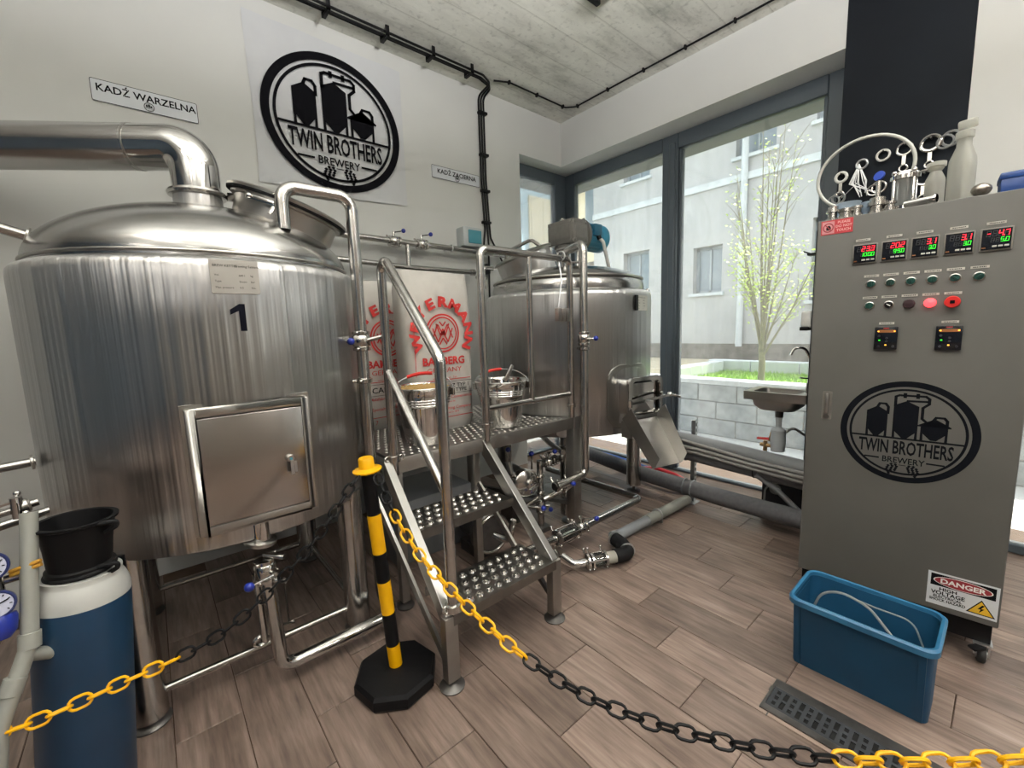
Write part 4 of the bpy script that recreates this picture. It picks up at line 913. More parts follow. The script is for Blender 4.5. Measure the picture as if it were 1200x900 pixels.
ban = thing('brewery_banner', 'white cloth banner with round black brewery emblem on the wall', 'banner', (1.08, YW, 2.18))
bm_ = MB(); nx_, nz_ = 40, 36; g = []
rd = random.Random(5)
for j in range(nz_+1):
    for i in range(nx_+1):
        a_, b_ = i/nx_, j/nz_
        x = .604+.946*a_+.006*math.sin(b_*5)*(1-a_); z = 2.182+.934*b_+.008*math.sin(a_*6+1)*(1-b_)+.01*a_*(1-b_)-.02*a_*b_
        y = YW-.006-.0035*math.sin(a_*17+b_*9)*math.sin(b_*13+a_*4)-.006*(1-b_)*math.sin(a_*PI)
        g.append((x, y, z))
fs = [(j*(nx_+1)+i, j*(nx_+1)+i+1, (j+1)*(nx_+1)+i+1, (j+1)*(nx_+1)+i) for j in range(nz_) for i in range(nx_)]
bm_.add(g, fs); bm_.build('cloth', M['bannerm'], ban, smooth=180)
lg_ = MB(); logo(lg_, (1.078, YW-.018, 2.642), X, Z*(.945), .432, .0); lo_ = lg_.build('emblem', M['ink'], ban, smooth=0)
def pull(p): return p
for vtx in lo_.data.vertices:   # squash the ring a little as the cloth hangs
    vtx.co.z *= .945
for nm_, lb, xa, xb, za, zb, tt, sz in (('vessel_sign', 'white metal sign above the steam pipe reading KADZ WARZELNA', -.074, .341, 2.434, 2.535, 'KADŹ WARZELNA', .0465), ('vessel_sign', 'white metal sign right of the banner reading KADZ ZACIERNA', 1.770, 2.215, 2.442, 2.533, 'KADŹ ZACIERNA', .046)):
    t = thing(nm_, lb, 'sign', ((xa+xb)/2, YW, za), 'vessel name signs')
    pl = MB().prism(rrect(xa, xb, za, zb, .008, 3), (0, YW-.001, 0), X, Z, 0, .004); pl.build('plate', M['signw'], t, bevel=.0008, seg=1)
    ed = MB(); E_ = rrect(xa, xb, za, zb, .008, 3); I_ = rrect(xa+.0025, xb-.0025, za+.0025, zb-.0025, .006, 3)
    ed.rings([[V((a_, YW-.0056, b_)) for a_, b_ in E_], [V((a_, YW-.0056, b_)) for a_, b_ in I_]], cap0=False, cap1=False)
    cx = (xa+xb)/2; ed.text(tt, (cx+.005, YW-.0052, zb-.052), X, Z, sz, t=.0004, align='CENTER', xs=1.0, bold=.02); logo(ed, (cx+.005, YW-.0052, za+.026), X, Z, .021, 0, .0004, False)
    ed.build('print', M['ink'], t, smooth=0)

# ------------------------------------------------------------------ control cabinet
CO = V((2.139, .559, .17)); CU = V((.054, -.602, 0)).normalized(); CN = V((CU.y, -CU.x, 0)); CN = CN if CN.x < 0 else -CN
cabn = thing('control_cabinet', 'tall grey control cabinet with lit displays and round emblem at the right', 'cabinet', CO+CU*.30-CN*.2-V((0, 0, .17)))
cw_, ch_, cd_ = .604, 1.513, .42
Rc = Matrix((CU, -CN, Z)).transposed()
cf = lambda a_, b_, t_=0.: CO+CU*a_+Z*b_+CN*t_
cz = lambda a_, z_, t_=0.: CO+CU*a_+V((0, 0, z_-.17))+CN*t_
MB().box(cf(cw_/2, ch_/2, -cd_/2-.012), (cw_-.004, cd_-.02, ch_), Rc).build('carcass', M['cab'], cabn, bevel=.004)
MB().box(cf(cw_/2, ch_/2, -.010), (cw_, .02, ch_-.004), Rc).build('door', M['cab'], cabn, bevel=.005, seg=3)
MB().box(cz(cw_/2, .125, -cd_/2-.012), (cw_-.02, cd_-.05, .09), Rc).build('plinth', M['black'], cabn, bevel=.003)
for a_ in (.045, .575):
    for dp in (-.05, -.37):
        p = cz(a_, .0, dp); wl2 = MB().cyl(p+CU*-.012+Z*.034, p+CU*.012+Z*.034, .034, n=28).build('castor_wheel', M['tyre'], cabn, bevel=.006)
        MB().cyl(p+CU*-.0145+Z*.034, p+CU*.0145+Z*.034, .020, n=20).build('hub', M['galv'], wl2)
        fk = MB(); fk.bar(p+CU*.018+Z*.03, p+CU*.018+Z*.078, .006, .03, CN); fk.bar(p-CU*.018+Z*.03, p-CU*.018+Z*.078, .006, .03, CN); fk.box(p+Z*.079, (.05, .05, .006), Rc); fk.build('castor_fork', M['galv'], cabn)
        if dp > -.1: MB().bar(p+CU*-.0+CN*.02+Z*.07, p-CU*.03+CN*.05+Z*.066, .028, .01).build('brake_lever', M['black'], cabn, bevel=.003)
SEG = {'0': 'abcdef', '1': 'bc', '2': 'abged', '3': 'abgcd', '4': 'fgbc', '5': 'afgcd', '6': 'afgedc', '7': 'abc', '8': 'abcdefg', '9': 'abcdfg', '-': 'g'}
def seg_digits(on, off, s_, a0, zb, w, h, gap):
    for i, c_ in enumerate(s_):
        dot = c_.endswith('.')
        x = a0+i*(w+gap); q = h*.11; sl = .10
        segs = {'a': ((0, h), (w, h)), 'b': ((w, h), (w, h/2)), 'c': ((w, h/2), (w, 0)), 'd': ((0, 0), (w, 0)), 'e': ((0, 0), (0, h/2)), 'f': ((0, h/2), (0, h)), 'g': ((0, h/2), (w, h/2))}
        for k, ((x0, y0), (x1, y1)) in segs.items():
            lit = c_[0] in SEG and k in SEG[c_[0]]
            hx, hy = (q*.6, q/2) if y0 == y1 else (q/2, q*.55)
            xa, xb = min(x0, x1)-q/2, max(x0, x1)+q/2; ya, yb = min(y0, y1)-q/2, max(y0, y1)+q/2
            if y0 == y1: xa += q*.8; xb -= q*.8
            P = [(x+xa+sl*ya, zb+ya), (x+xb+sl*ya, zb+ya), (x+xb+sl*yb, zb+yb), (x+xa+sl*yb, zb+yb)]
            (on if lit else off).flat(P, cz(0, 0, 0), CU, Z, .0)
        if dot: on.flat([(x+w+gap*.3, zb-.001), (x+w+gap*.3+.003, zb-.001), (x+w+gap*.3+.003, zb+.002), (x+w+gap*.3, zb+.002)], cz(0, 0, 0), CU, Z, 0)
def shift(mb, t_): mb.v = [tuple(V(p)+CN*t_) for p in mb.v]; return mb
for a0, top_, bot_, minus in ((.123, ['8', '2', '3.', '3'], ['1', '0', '0.', '0'], 0), (.2075, ['8', '2', '0.', '2'], ['8', '9', '9.', '0'], 0), (.290, ['8', '8', '3.', '1'], ['8', '8', '3.', '0'], 0), (.3755, ['8', '8', '3.', '1'], ['8', '8', '3.', '0'], 0), (.461, ['-', '8', '4.', '7'], ['8', '8', '5.', '0'], 0)):
    d_ = MB().prism(rrect(a0-.004, a0+.074, 1.491, 1.569, .003, 2), cz(0, 0, 0), CU, Z, -.002, .006); d_.v = [tuple(V(p)) for p in d_.v]
    bz = MB().box(cz(a0+.035, 1.530, .003), (.074, .008, .074), Rc).build('display_bezel', M['cabs'], cabn, bevel=.002)
    MB().box(cz(a0+.035, 1.530, .0065), (.066, .004, .066), Rc).build('display_screen', M['panel'], bz)
    on, on2, off = MB(), MB(), MB()
    blank = 1 if top_[0] == '8' else 0
    def litdig(dst, s_, a_, zb, w, h, gp2, nb):
        lit = [c_ if i >= nb else ' ' for i, c_ in enumerate(s_)]; seg_digits(dst, off, lit, a_, zb, w, h, gp2)
    nb_t = {.123: 1, .2075: 1, .29: 2, .3755: 2, .461: 0}[a0]; nb_b = {.123: 0, .2075: 1, .29: 2, .3755: 2, .461: 2}[a0]
    tt = list(top_)
    if a0 == .461: tt = ['-', ' ', '4.', '7']
    lit = [c_ if (i >= nb_t) else ' ' for i, c_ in enumerate(tt)]; seg_digits(on, off, lit, a0+.012, 1.540, .0088, .0165, .0048)
    lit = [c_ if (i >= nb_b) else ' ' for i, c_ in enumerate(bot_)]; seg_digits(on2, off, lit, a0+.023, 1.521, .0066, .0125, .0042)
    shift(off, .0091).build('dark_segments', M['lcd0'], bz, smooth=0); shift(on, .0095).build('red_digits', M['ledr'], bz, smooth=0); shift(on2, .0095).build('green_digits', M['ledg'], bz, smooth=0)
    kb = MB()
    for k in range(3): kb.box(cz(a0+.032+k*.0135, 1.507, .0095), (.0105, .003, .0055), Rc)
    kb.build('key', M['label'], bz, bevel=.001)
    MB().box(cz(a0+.008, 1.504, .009), (.009, .001, .004), Rc).build('status_lamp', M['ledd'], bz)
def strip(a_, z_, w_=.044, h_=.0085):
    s_ = MB().box(cz(a_, z_, .001), (w_, .002, h_), Rc).build('label_strip', M['label'], cabn)
    p = MB(); rd2 = random.Random(int(a_*999+z_*77)); q = a_-w_*.36
    while q < a_+w_*.34:
        l_ = rd2.uniform(.0015, .004); p.flat([(q, z_-.0016), (q+l_, z_-.0016), (q+l_, z_+.0016), (q, z_+.0016)], V((CO.x, CO.y, 0)), CU, Z, 0); q += l_+.0012
    p.v = [tuple(V(x)+CN*.0024) for x in p.v]
    p.build('print', M['ink'], s_, smooth=0); return s_
for a0 in (.150, .240, .322, .407, .493): strip(a0, 1.583)
for a0 in (.183, .239, .296, .352, .409, .466): strip(a0, 1.4435)
for a0 in (.183, .239, .296, .352, .408): strip(a0, 1.3615)
for a0 in (.238, .408): strip(a0, 1.261)
def button(a_, z_, m_, rot=0., kind='selector_switch'):
    b_ = MB().lathe([(.0155, 0), (.0155, .004), (.0125, .006), (.0125, .004)], cz(a_, z_), CN, n=28, cap1=False).build(kind, M['fit'], cabn)
    MB().lathe([(.0122, 0), (.0122, .007), (.011, .009), (0, .009)], cz(a_, z_), CN, n=24).build('button_face', m_, b_)
    R_ = Matrix.Rotation(rot, 3, CN); MB().bar(cz(a_, z_, .012)-R_ @ Z*.010, cz(a_, z_, .012)+R_ @ Z*.010, .005, .008, CN).build('grip', m_, b_, bevel=.001)
for k, a_ in enumerate((.183, .239, .296, .352, .409, .466)): button(a_, 1.413, M['green'], (0, 0, 0, 0, .75, -.75)[k])
button(.183, 1.3305, M['green']); button(.239, 1.3305, M['black'], -.75)
MB().bar(cz(.233, 1.3345, .0165), cz(.245, 1.3265, .0165), .003, .002, CN).build('switch_mark', M['white'], cabn)
bz = MB().lathe([(.017, 0), (.017, .006), (.014, .016), (0, .017)], cz(.296, 1.3305), CN, n=28).build('buzzer', mat('maroon buzzer', '#2a1218', .45), cabn)
rl = MB().lathe([(.0165, 0), (.0165, .004), (.014, .012), (0, .018)], cz(.352, 1.331), CN, n=28).build('signal_lamp', M['lampr'], cabn)
es = MB().lathe([(.012, 0), (.012, .012), (.0205, .016), (.0205, .026), (.018, .029), (0, .029)], cz(.408, 1.330), CN, n=32).build('stop_button', M['red'], cabn)
MB().box(cz(.408, 1.330, .0295), (.012, .001, .011), Rc).build('stop_mark', M['ink'], es)
for a_ in (.239, .4075):
    vf = MB().box(cz(a_, 1.2045, .006), (.067, .012, .086), Rc).build('drive_panel', M['panel'], cabn, bevel=.002)
    MB().box(cz(a_+.002, 1.231, .0125), (.050, .002, .010), Rc).build('drive_window', M['ledd'], vf)
    ly = MB(); [ly.box(cz(a_+x_, z_, .0128), (.005, .002, .004), Rc) for x_, z_ in ((-.022, 1.231), (.0245, 1.231), (.001, 1.179))]; ly.build('amber_lamp', M['leda'], vf)
    MB().box(cz(a_-.018, 1.197, .0128), (.005, .002, .004), Rc).build('green_lamp', M['ledg'], vf)
    MB().box(cz(a_, 1.2425, .0125), (.016, .001, .003), Rc).build('drive_mark', M['rink'], vf)
    kk = MB(); [kk.lathe([(.004, 0), (.004, .002), (0, .002)], cz(a_+x_, z_, .012), CN, n=12) for x_, z_ in ((.003, 1.205), (.003, 1.193), (-.02, 1.174), (.022, 1.174), (-.02, 1.213))]; kk.build('drive_key', M['lcd0'], vf)
lk = MB(); P_ = rrect(.052, .086, .866, .985, .004, 2); lk.prism([(a_, b_) for a_, b_ in P_], V((CO.x, CO.y, 0)), CU, Z, 0, .002)
lk.v = [tuple(p) for p in lk.v]; lkp = lk.build('lock_plate', M['cabs'], cabn)
MB().box(cz(.069, .935, .008), (.012, .014, .085), Rc).build('lock_handle', M['satin'], lkp, bevel=.003); MB().cyl(cz(.069, .880, .0), cz(.069, .880, .006), .010, n=16).build('lock_cylinder', M['dkst'], lkp)
eb = MB(); logo(eb, cz(.316, .845, .0008), CU, Z, .197, 0, 0.0); 
lgo = eb.build('emblem', mat('cabinet emblem print', '#0d0f15', .8, Specular_IOR_Level=.1), cabn, smooth=0)
# warning plates (thin boards of their own, parts of the cabinet)
def plate(name, a0, a1, z0, z1, m_): return MB().box(cz((a0+a1)/2, (z0+z1)/2, .0008), (a1-a0, .0016, z1-z0), Rc).build(name, m_, cabn)
dg = plate('danger_plate', .416, .598, .196, .324, M['signw'])
q_ = MB().flat([(.424, .272), (.590, .272), (.590, .318), (.424, .318)], V((CO.x, CO.y, 0)), CU, Z, 0)
W_ = MB(); th = [2*PI*k/40 for k in range(40)]
W_.flat([(.507+.076*math.cos(a), .295+.0205*math.sin(a)) for a in th], V((CO.x, CO.y, 0)), CU, Z, 0)
Rd = MB(); Rd.flat([(.507+.073*math.cos(a), .295+.0185*math.sin(a)) for a in th], V((CO.x, CO.y, 0)), CU, Z, 0)
B_ = MB(); [B_.text(tt, cz(ax_, zz), CU, Z, sz, 0, 'CENTER', xs_, .03) for tt, ax_, zz, sz, xs_ in (('HIGH', .472, .2555, .017, 1.15), ('VOLTAGE', .472, .2385, .020, 1.0), ('ELECTRICAL', .472, .2255, .0145, .95), ('SHOCK HAZARD', .472, .2125, .0145, .85))]
D_ = MB().text('DANGER', cz(.507, .2865), CU, Z, .025, 0, 'CENTER', 1.15, .035)
Ty = MB().flat([(.521, .205), (.594, .205), (.5575, .262)], V((CO.x, CO.y, 0)), CU, Z, 0); Tk = MB().flat([(.527, .2085), (.588, .2085), (.5575, .256)], V((CO.x, CO.y, 0)), CU, Z, 0)
Bt = MB().flat([(.560, .244), (.549, .226), (.557, .227), (.553, .212), (.566, .230), (.558, .2295), (.566, .243)], V((CO.x, CO.y, 0)), CU, Z, 0)
for mb_, nm_, m_, t_ in ((q_, 'black_field', M['ink'], .0020), (W_, 'white_oval', M['wink'], .0024), (Rd, 'red_oval', mat('danger red print', '#8f2730', .6), .0028), (D_, 'danger_word', M['wink'], .0032), (B_, 'hazard_words', M['ink'], .0020), (Ty, 'black_triangle', M['ink'], .0020), (Tk, 'yellow_triangle', mat('warning yellow print', '#e0b22c', .6), .0024), (Bt, 'lightning_mark', M['ink'], .0028)):
    shift(mb_, t_).build(nm_, m_, dg, smooth=0)
rs = plate('red_notice', .0135, .1155, 1.6215, 1.676, mat('notice red', '#b52a35', .5))
n1_ = MB().flat([(.017, 1.625), (.057, 1.625), (.057, 1.672), (.017, 1.672)], V((CO.x, CO.y, 0)), CU, Z, 0)
n2_ = MB().ann(.037, 1.648, .014, .018, V((CO.x, CO.y, 0)), CU, Z, 0, 32); n2_.flat([(.025, 1.659), (.028, 1.661), (.049, 1.637), (.046, 1.635)], V((CO.x, CO.y, 0)), CU, Z, 0)
n3_ = MB().flat([(.031, 1.638), (.044, 1.638), (.046, 1.647), (.041, 1.657), (.034, 1.655), (.030, 1.648)], V((CO.x, CO.y, 0)), CU, Z, 0)
n4_ = MB(); [n4_.text(tt, cz(.0865, zz), CU, Z, .0135, 0, 'CENTER', .95, .02) for tt, zz in (('PLEASE', 1.6605), ('DO NOT', 1.6455), ('TOUCH', 1.6305))]
for mb_, nm_, m_, t_ in ((n1_, 'pink_field', mat('notice pink', '#c98f92', .6), .002), (n3_, 'hand_mark', M['ink'], .0024), (n2_, 'ban_ring', mat('notice dark red', '#8c2430', .6), .0028), (n4_, 'notice_words', mat('notice words', '#e3b9b6', .6), .002)): shift(mb_, t_).build(nm_, m_, rs, smooth=0)

# ------------------------------------------------------------------ things on top of the cabinet
CT = 1.683+.001
def onc(a_, dpt, z_=0.): return CO+CU*a_-CN*dpt+V((0, 0, CT-.17+z_))
def jug(a_, dpt, r_, h_, label, neck, capm, handle):
    t = thing('plastic_jug', label, 'jug', onc(a_, dpt), 'plastic jugs on the cabinet')
    MB().lathe([(0, .0), (r_*.95, 0), (r_, .008), (r_, h_*.55), (r_*.96, h_*.62), (r_*.55, h_*.80), (neck, h_*.86), (neck, h_*.93)], onc(a_, dpt), n=32, cap0=False).build('jug_body', M['milky'], t)
    MB().lathe([(neck*1.25, h_*.90), (neck*1.25, h_*.99), (neck*1.1, h_), (0, h_)], onc(a_, dpt), n=24).build('cap', capm, t)
    if handle:
        MB().bar(onc(a_-.02, dpt, h_+.02), onc(a_+.03, dpt, h_+.025), .024, .03).build('spray_head', capm, t, bevel=.006)
    return t
jug(.335, .10, .028, .155, 'short milky plastic jug on the cabinet beside the tall one', .022, M['milky'], False)
jug(.402, .13, .037, .250, 'tall milky plastic jug on top of the cabinet', .020, M['milky'], True)
def cup(a_, dpt, r_, h_, label, m_):
    t = thing('plastic_cup', label, 'cup', onc(a_, dpt), 'cups on the cabinet')
    MB().lathe([(0, .003), (r_*.8, .003), (r_*.82, 0), (r_, h_), (r_*1.06, h_), (r_*1.06, h_+.003), (r_*.98, h_), (r_*.78, .006), (0, .006)], onc(a_, dpt), n=32, cap0=False).build('cup_body', m_, t); return t
blu = see_thru('bluish clear plastic', '#e4eef8', .8, .15, .55, '#e2eef8')
cup(.085, .10, .040, .065, 'bluish clear plastic cup among the fittings on the cabinet', blu)
cup(.150, .10, .024, .055, 'narrow bluish plastic beaker beside the blue handled valve', blu)
def ferr(a_, dpt, label, rr):
    t = thing('pipe_fitting', label, 'fitting', onc(a_, dpt), 'steel fittings on the cabinet')
    pr = [(0, 0)]
    for r_, z0, z1 in rr: pr += [(r_, z0), (r_, z1)]
    pr.append((0, rr[-1][2])); MB().lathe(pr, onc(a_, dpt), n=28).build('fitting_body', M['fit'], t); return t
ferr(.040, .06, 'steel ferrule fitting at the left corner of the cabinet top', [(.024, 0, .008), (.016, .01, .03), (.024, .032, .04), (.018, .042, .055)])
ferr(.085, .045, 'squat steel fitting in front of the bluish cup', [(.026, 0, .01), (.02, .012, .022), (.026, .024, .036)])
ferr(.118, .05, 'narrow steel fitting right of the bluish cup', [(.02, 0, .01), (.015, .012, .03), (.02, .032, .04)])
bv = ferr(.178, .07, 'steel valve with round blue handle standing on the cabinet', [(.03, 0, .012), (.026, .014, .03), (.032, .032, .046), (.024, .048, .062)])
MB().cyl(onc(.178, .07, .06), onc(.178, .07, .125), .008, n=12).build('stem', M['fit'], bv)
MB().lathe([(.0, -.005), (.018, -.004), (.018, .004), (0, .005)], onc(.178, .07, .143), CN+V((.0, .5, .3)), n=28).build('handle', mat('blue handle plastic', '#1f3fa0', .35), bv)
ferr(.218, .045, 'low steel end fitting beside the sight glass', [(.02, 0, .012), (.014, .014, .024), (.02, .026, .034)])
sg_ = thing('sight_glass', 'cylindrical sight glass in steel rods standing on the cabinet', 'sight glass', onc(.253, .09))
MB().lathe([(.042, 0), (.042, .016), (.034, .018)], onc(.253, .09), n=32).lathe([(.034, .112), (.044, .114), (.044, .128), (.034, .13), (.03, .142), (0, .142)], onc(.253, .09), n=32).build('flanges', M['pol'], sg_)
MB().lathe([(.033, .018), (.033, .112)], onc(.253, .09), n=32, cap0=False, cap1=False).build('glass', see_thru('whitened sight glass', '#eef2f2', 1., .05, .35), sg_)  # white haze in the glass stands in for bright reflections
rdz = MB()
for k in range(4):
    a = PI/4+PI/2*k; p = onc(.253, .09)+V((.039*math.cos(a), .039*math.sin(a), 0)); rdz.cyl(p+Z*.01, p+Z*.135, .005, n=8); rdz.ball(p+Z*.138, .009, 8); rdz.ball(p+Z*.006, .008, 8)
rdz.build('tie_rods', M['pol'], sg_)
tb = thing('steel_spool', 'short steel tube lying on its side in front of the short jug', 'tube', onc(.33, .04))
MB().lathe([(.014, 0), (.0165, .003), (.0165, .007), (.0135, .008), (.0135, .09), (.012, .09), (.012, 0)], onc(.345, .03, .0168), (CU*-.96-CN*.30), n=28, cap0=False, cap1=False).build('tube_body', M['pol'], tb)
el = thing('steel_ball_fitting', 'round steel spray ball lying near the cabinet corner', 'spray ball', onc(.452, .045))
MB().ball(onc(.452, .045, .022), .026, 24, (1, 1, .82)).build('ball_body', mottled('spray ball steel', (.25, .22, .19, 1), (.5, .47, .43, 1), 60, .3, 1.), el)
bb_ = thing('blue_case', 'blue plastic case at the right end of the cabinet top', 'case', onc(.565, .12))
MB().box(onc(.562, .13, .025), (.13, .11, .05), Rc).build('case_body', M['bluebox'], bb_, bevel=.004); MB().box(onc(.562, .13, .060), (.136, .116, .022), Rc).build('case_lid', M['bluebox'], bb_, bevel=.004)

# gaskets, clamps and a hose ring hung on the column
XC = 3.2
def hung(name, label, y, z, R_, r_, m_, extra=None, sq=1.0):
    t = thing(name, label, {'pipe_gasket': 'gasket', 'pipe_clamp': 'clamp'}[name], (XC-.002, y, z-R_), 'parts hanging on the navy column')
    pts = [V((XC-.02, y+R_*math.cos(2*PI*k/28), z+R_*sq*math.sin(2*PI*k/28))) for k in range(28)]
    MB().tube(pts, r_, 8, closed=True).build('ring', m_, t)
    MB().cyl((XC, y, z+R_*sq-r_), (XC-.035, y, z+R_*sq-r_), .004, n=8).build('hook', M['dkst'], t)
    if extra == 'key':
        MB().bar((XC-.02, y, z-R_), (XC-.02, y, z-R_-.05), .016, .01, X).torus((XC-.02, y, z-R_-.068), X, .016, .005, 18, 8).build('clamp_screw', M['fit'], t)
    if extra == 'pair':
        MB().tube([V((XC-.03, y+.02+R_*.9*math.cos(2*PI*k/28), z-.012+R_*.9*math.sin(2*PI*k/28))) for k in range(28)], r_*.8, 8, closed=True).build('ring', m_, t)
    return t
GW = M['white']
hung('pipe_gasket', 'stack of white gasket rings with a clamp screw on the frame side', .728, 2.10, .026, .008, GW, 'key')
hung('pipe_gasket', 'single white gasket ring hung alone on the navy column', .545, 2.165, .027, .006, GW)
hung('pipe_clamp', 'steel ring clamp hung above the sight glass', .457, 2.17, .030, .007, M['fit'], 'key')
hung('pipe_clamp', 'large steel pipe clamp hung high beside the jugs', .357, 2.165, .036, .010, M['fit'], 'key', 1.0)
hung('pipe_clamp', 'steel pipe clamp hung low behind the short jug', .372, 2.0, .034, .009, M['fit'], 'key')
hung('pipe_gasket', 'clear gasket rings peeking out behind the tall jug', .283, 2.165, .034, .006, M['clear'], 'pair')
hung('pipe_gasket', 'coiled clear gaskets hung low at the left of the column', .735, 1.985, .030, .006, M['clear'], 'pair')
hung('pipe_gasket', 'steel rings hung behind the blue handled valve', .553, 2.0, .030, .006, M['fit'], 'pair')
ki = thing('wire_ties', 'bunch of thin wire ties fanning down from a hook on the column', 'ties', (XC-.002, .648, 1.98))
wm = MB(); rd = random.Random(9)
for k in range(12): wm.tube([(XC-.02, .648, 2.15), (XC-.025, .648+rd.uniform(-.05, .05), 2.05), (XC-.02, .648+rd.uniform(-.085, .085), 1.965+rd.uniform(0, .03))], .0022, n=6)
wm.torus((XC-.02, .635, 2.145), X, .024, .006, 20, 8); wm.build('ties', M['galv'], ki)
hr = thing('hose_ring', 'clear plastic hose bent into a large ring above the cabinet', 'hose', (2.9, .6, 1.69))
hp = []
C0 = V((2.30, .455, 1.875))
for k in range(33):
    a = PI*1.08-(PI*1.40)*k/32
    hp.append(C0+V((.0, 1, 0))*(.156*math.cos(a)) + V((.35*0, 0, 1))*(.136*math.sin(a)) + V((-.02*math.cos(a), 0, 0)))
hp = [V((C0.x+.01, C0.y-(p.y-C0.y)*-1, p.z)) for p in hp]
MB().tube(hp, .0065, n=10).build('hose', mat('clear hose', '#b9bab5', .25), hr)

# ------------------------------------------------------------------ blue crate with a hose, floor drain
cr = thing('blue_crate', 'deep blue plastic crate in front of the control cabinet', 'crate', (1.82, .27, 0))
cx0, cx1, cy0, cy1 = 1.742, 1.905, .085, .460
rx0, rx1, ry0, ry1 = 1.680, 1.952, .070, .470
def ring_(x0, x1, y0, y1, r_, z): return [V((a_, b_, z)) for a_, b_ in rrect(x0, x1, y0, y1, r_)]
H_ = .288
def lerp(f, i=0.): return ring_(cx0+(rx0+.012-cx0)*f+i, cx1+(rx1-.012-cx1)*f-i, cy0+(ry0+.012-cy0)*f+i, cy1+(ry1-.012-cy1)*f-i, .025+.01*f, H_*f)
MB().rings([lerp(0), lerp(.02), lerp(.95), lerp(.95, .004), lerp(.02, .004)]).build('crate_body', M['crate'], cr, smooth=35)
e = .0
MB().rings([ring_(rx0+.012, rx1-.012, ry0+.012, ry1-.012, .035, H_-.028), ring_(rx0, rx1, ry0, ry1, .04, H_-.024), ring_(rx0, rx1, ry0, ry1, .04, H_-.006), ring_(rx0+.006, rx1-.006, ry0+.006, ry1-.006, .038, H_), ring_(rx0+.014, rx1-.014, ry0+.014, ry1-.014, .034, H_-.002), ring_(rx0+.016, rx1-.016, ry0+.016, ry1-.016, .034, H_-.03)], cap0=False, cap1=False).build('crate_rim', mottled('worn crate rim', '#215a7e', '#2f6d92', 8, .42), cr, smooth=35)
for y_ in (cy0+.012, cy1-.03):
    f0, f1 = .0, .9
    rb_ = MB(); rb_.rings([[V((cx0-.004, y_, .004)), V((cx0-.004, y_+.018, .004)), V((cx0+.006, y_+.018, .004)), V((cx0+.006, y_, .004))], [V((rx0+.010, y_, H_*.92)), V((rx0+.010, y_+.018, H_*.92)), V((rx0+.022, y_+.018, H_*.92)), V((rx0+.022, y_, H_*.92))]]); rb_.build('corner_rib', M['crate'], cr)
hs_ = thing('clear_hose', 'thin clear hose arching inside the blue crate', 'hose', (1.83, .27, .02))
MB().tube([(1.80, .40, .02), (1.83, .425, .18), (1.84, .40, .262), (1.85, .34, .285), (1.84, .26, .27), (1.81, .18, .20), (1.79, .13, .06)], .0045, n=10, bend=.09, seg=8).build('hose', M['clear'], hs_)
MB().tube([(1.86, .33, .272), (1.88, .25, .255), (1.90, .15, .245), (1.88, .11, .15)], .003, n=8, bend=.05).build('hose_tail', M['clear'], hs_)
dr = thing('floor_drain', 'long dark slotted drain grate let into the floor tiles', 'drain', (1.515, .05, .001))
dx0, dx1, dy0, dy1 = 1.434, 1.600, -.62, .462
fr = MB(); fr.bb(dx0, dx0+.026, dy0, dy1, .0, .005); fr.bb(dx1-.042, dx1, dy0, dy1, 0, .005); fr.bb(dx0, dx1, dy1-.008, dy1, 0, .0052); fr.build('drain_frame', M['dkst'], dr)
MB().bb(dx0+.02, dx1-.03, dy0, dy1-.004, .0, .0012).build('drain_pit', M['pit'], dr, smooth=0)
gr = MB(); ga0, ga1 = dx0+.026, dx1-.042; gw = ga1-ga0
# grate plate built as bars round the slots
yy = dy1-.010; odd = 0; zt0, zt1 = .0014, .0048
while yy > dy0+.03:
    n_ = 2 if odd % 2 else 3; sl_ = .013 if n_ == 2 else .012; br_ = .011
    gr.bb(ga0, ga1, yy-br_, yy, zt0, zt1)
    seg_ = gw*(.36 if n_ == 2 else .17); gap_ = (gw-n_*seg_)/(n_+1)
    for k in range(n_+1):
        x0 = ga0+k*(seg_+gap_); gr.bb(x0, x0+gap_, yy-br_-sl_, yy-br_, zt0, zt1)
    yy -= br_+sl_; odd += 1
gr.bb(ga0, ga1, dy0, yy, zt0, zt1); gr.build('grate', M['grate'], dr, smooth=0)
for x, y in ((dx0, dy1-.03), (dx1-.05, dy1+.0)): MB().bb(x-.02, x+.004, y+.0, y+.004, .001, .003).build('frame_tab', M['dkst'], dr)

# ------------------------------------------------------------------ wash basin by the window
wb = thing('wash_basin', 'small steel wash basin with tap and waste trap by the window', 'sink', (2.95, .80, .45))
MB().bb(2.94, 3.20, .752, .772, .10, 1.78).build('back_panel', M['navy'], wb, bevel=.002)
sb = MB(); so = rrect(2.93, 3.20, .775, 1.125, .01, 2); si = rrect(2.965, 3.17, .825, 1.085, .04, 4); s2 = rrect(2.985, 3.15, .86, 1.06, .05, 4)
def rr3(P, z): return [V((a_, b_, z)) for a_, b_ in P]
so = rrect(2.93, 3.20, .775, 1.125, .01, 4)
sb.rings([rr3(so, .785), rr3(so, .838), rr3(si, .836), rr3(rrect(2.975, 3.16, .84, 1.075, .045, 4), .745), rr3(s2, .725)], cap0=False)
sb.rings([rr3(rrect(2.955, 3.18, .815, 1.095, .04, 4), .795), rr3(rrect(2.965, 3.17, .83, 1.085, .05, 4), .742), rr3(s2, .715)], cap0=False)
sb.build('basin', M['basin'], wb, bevel=0, smooth=35)
MB().cyl((3.06, .95, .715), (3.06, .95, .665), .024, n=20).build('waste_nut', M['dkst'], wb)
MB().lathe([(.017, .665), (.017, .60), (.042, .58), (.045, .50), (.04, .44), (.0, .44)], (3.06, .95, 0), n=28).build('bottle_trap', mat('frosted trap plastic', '#d0d5d8', .35), wb)
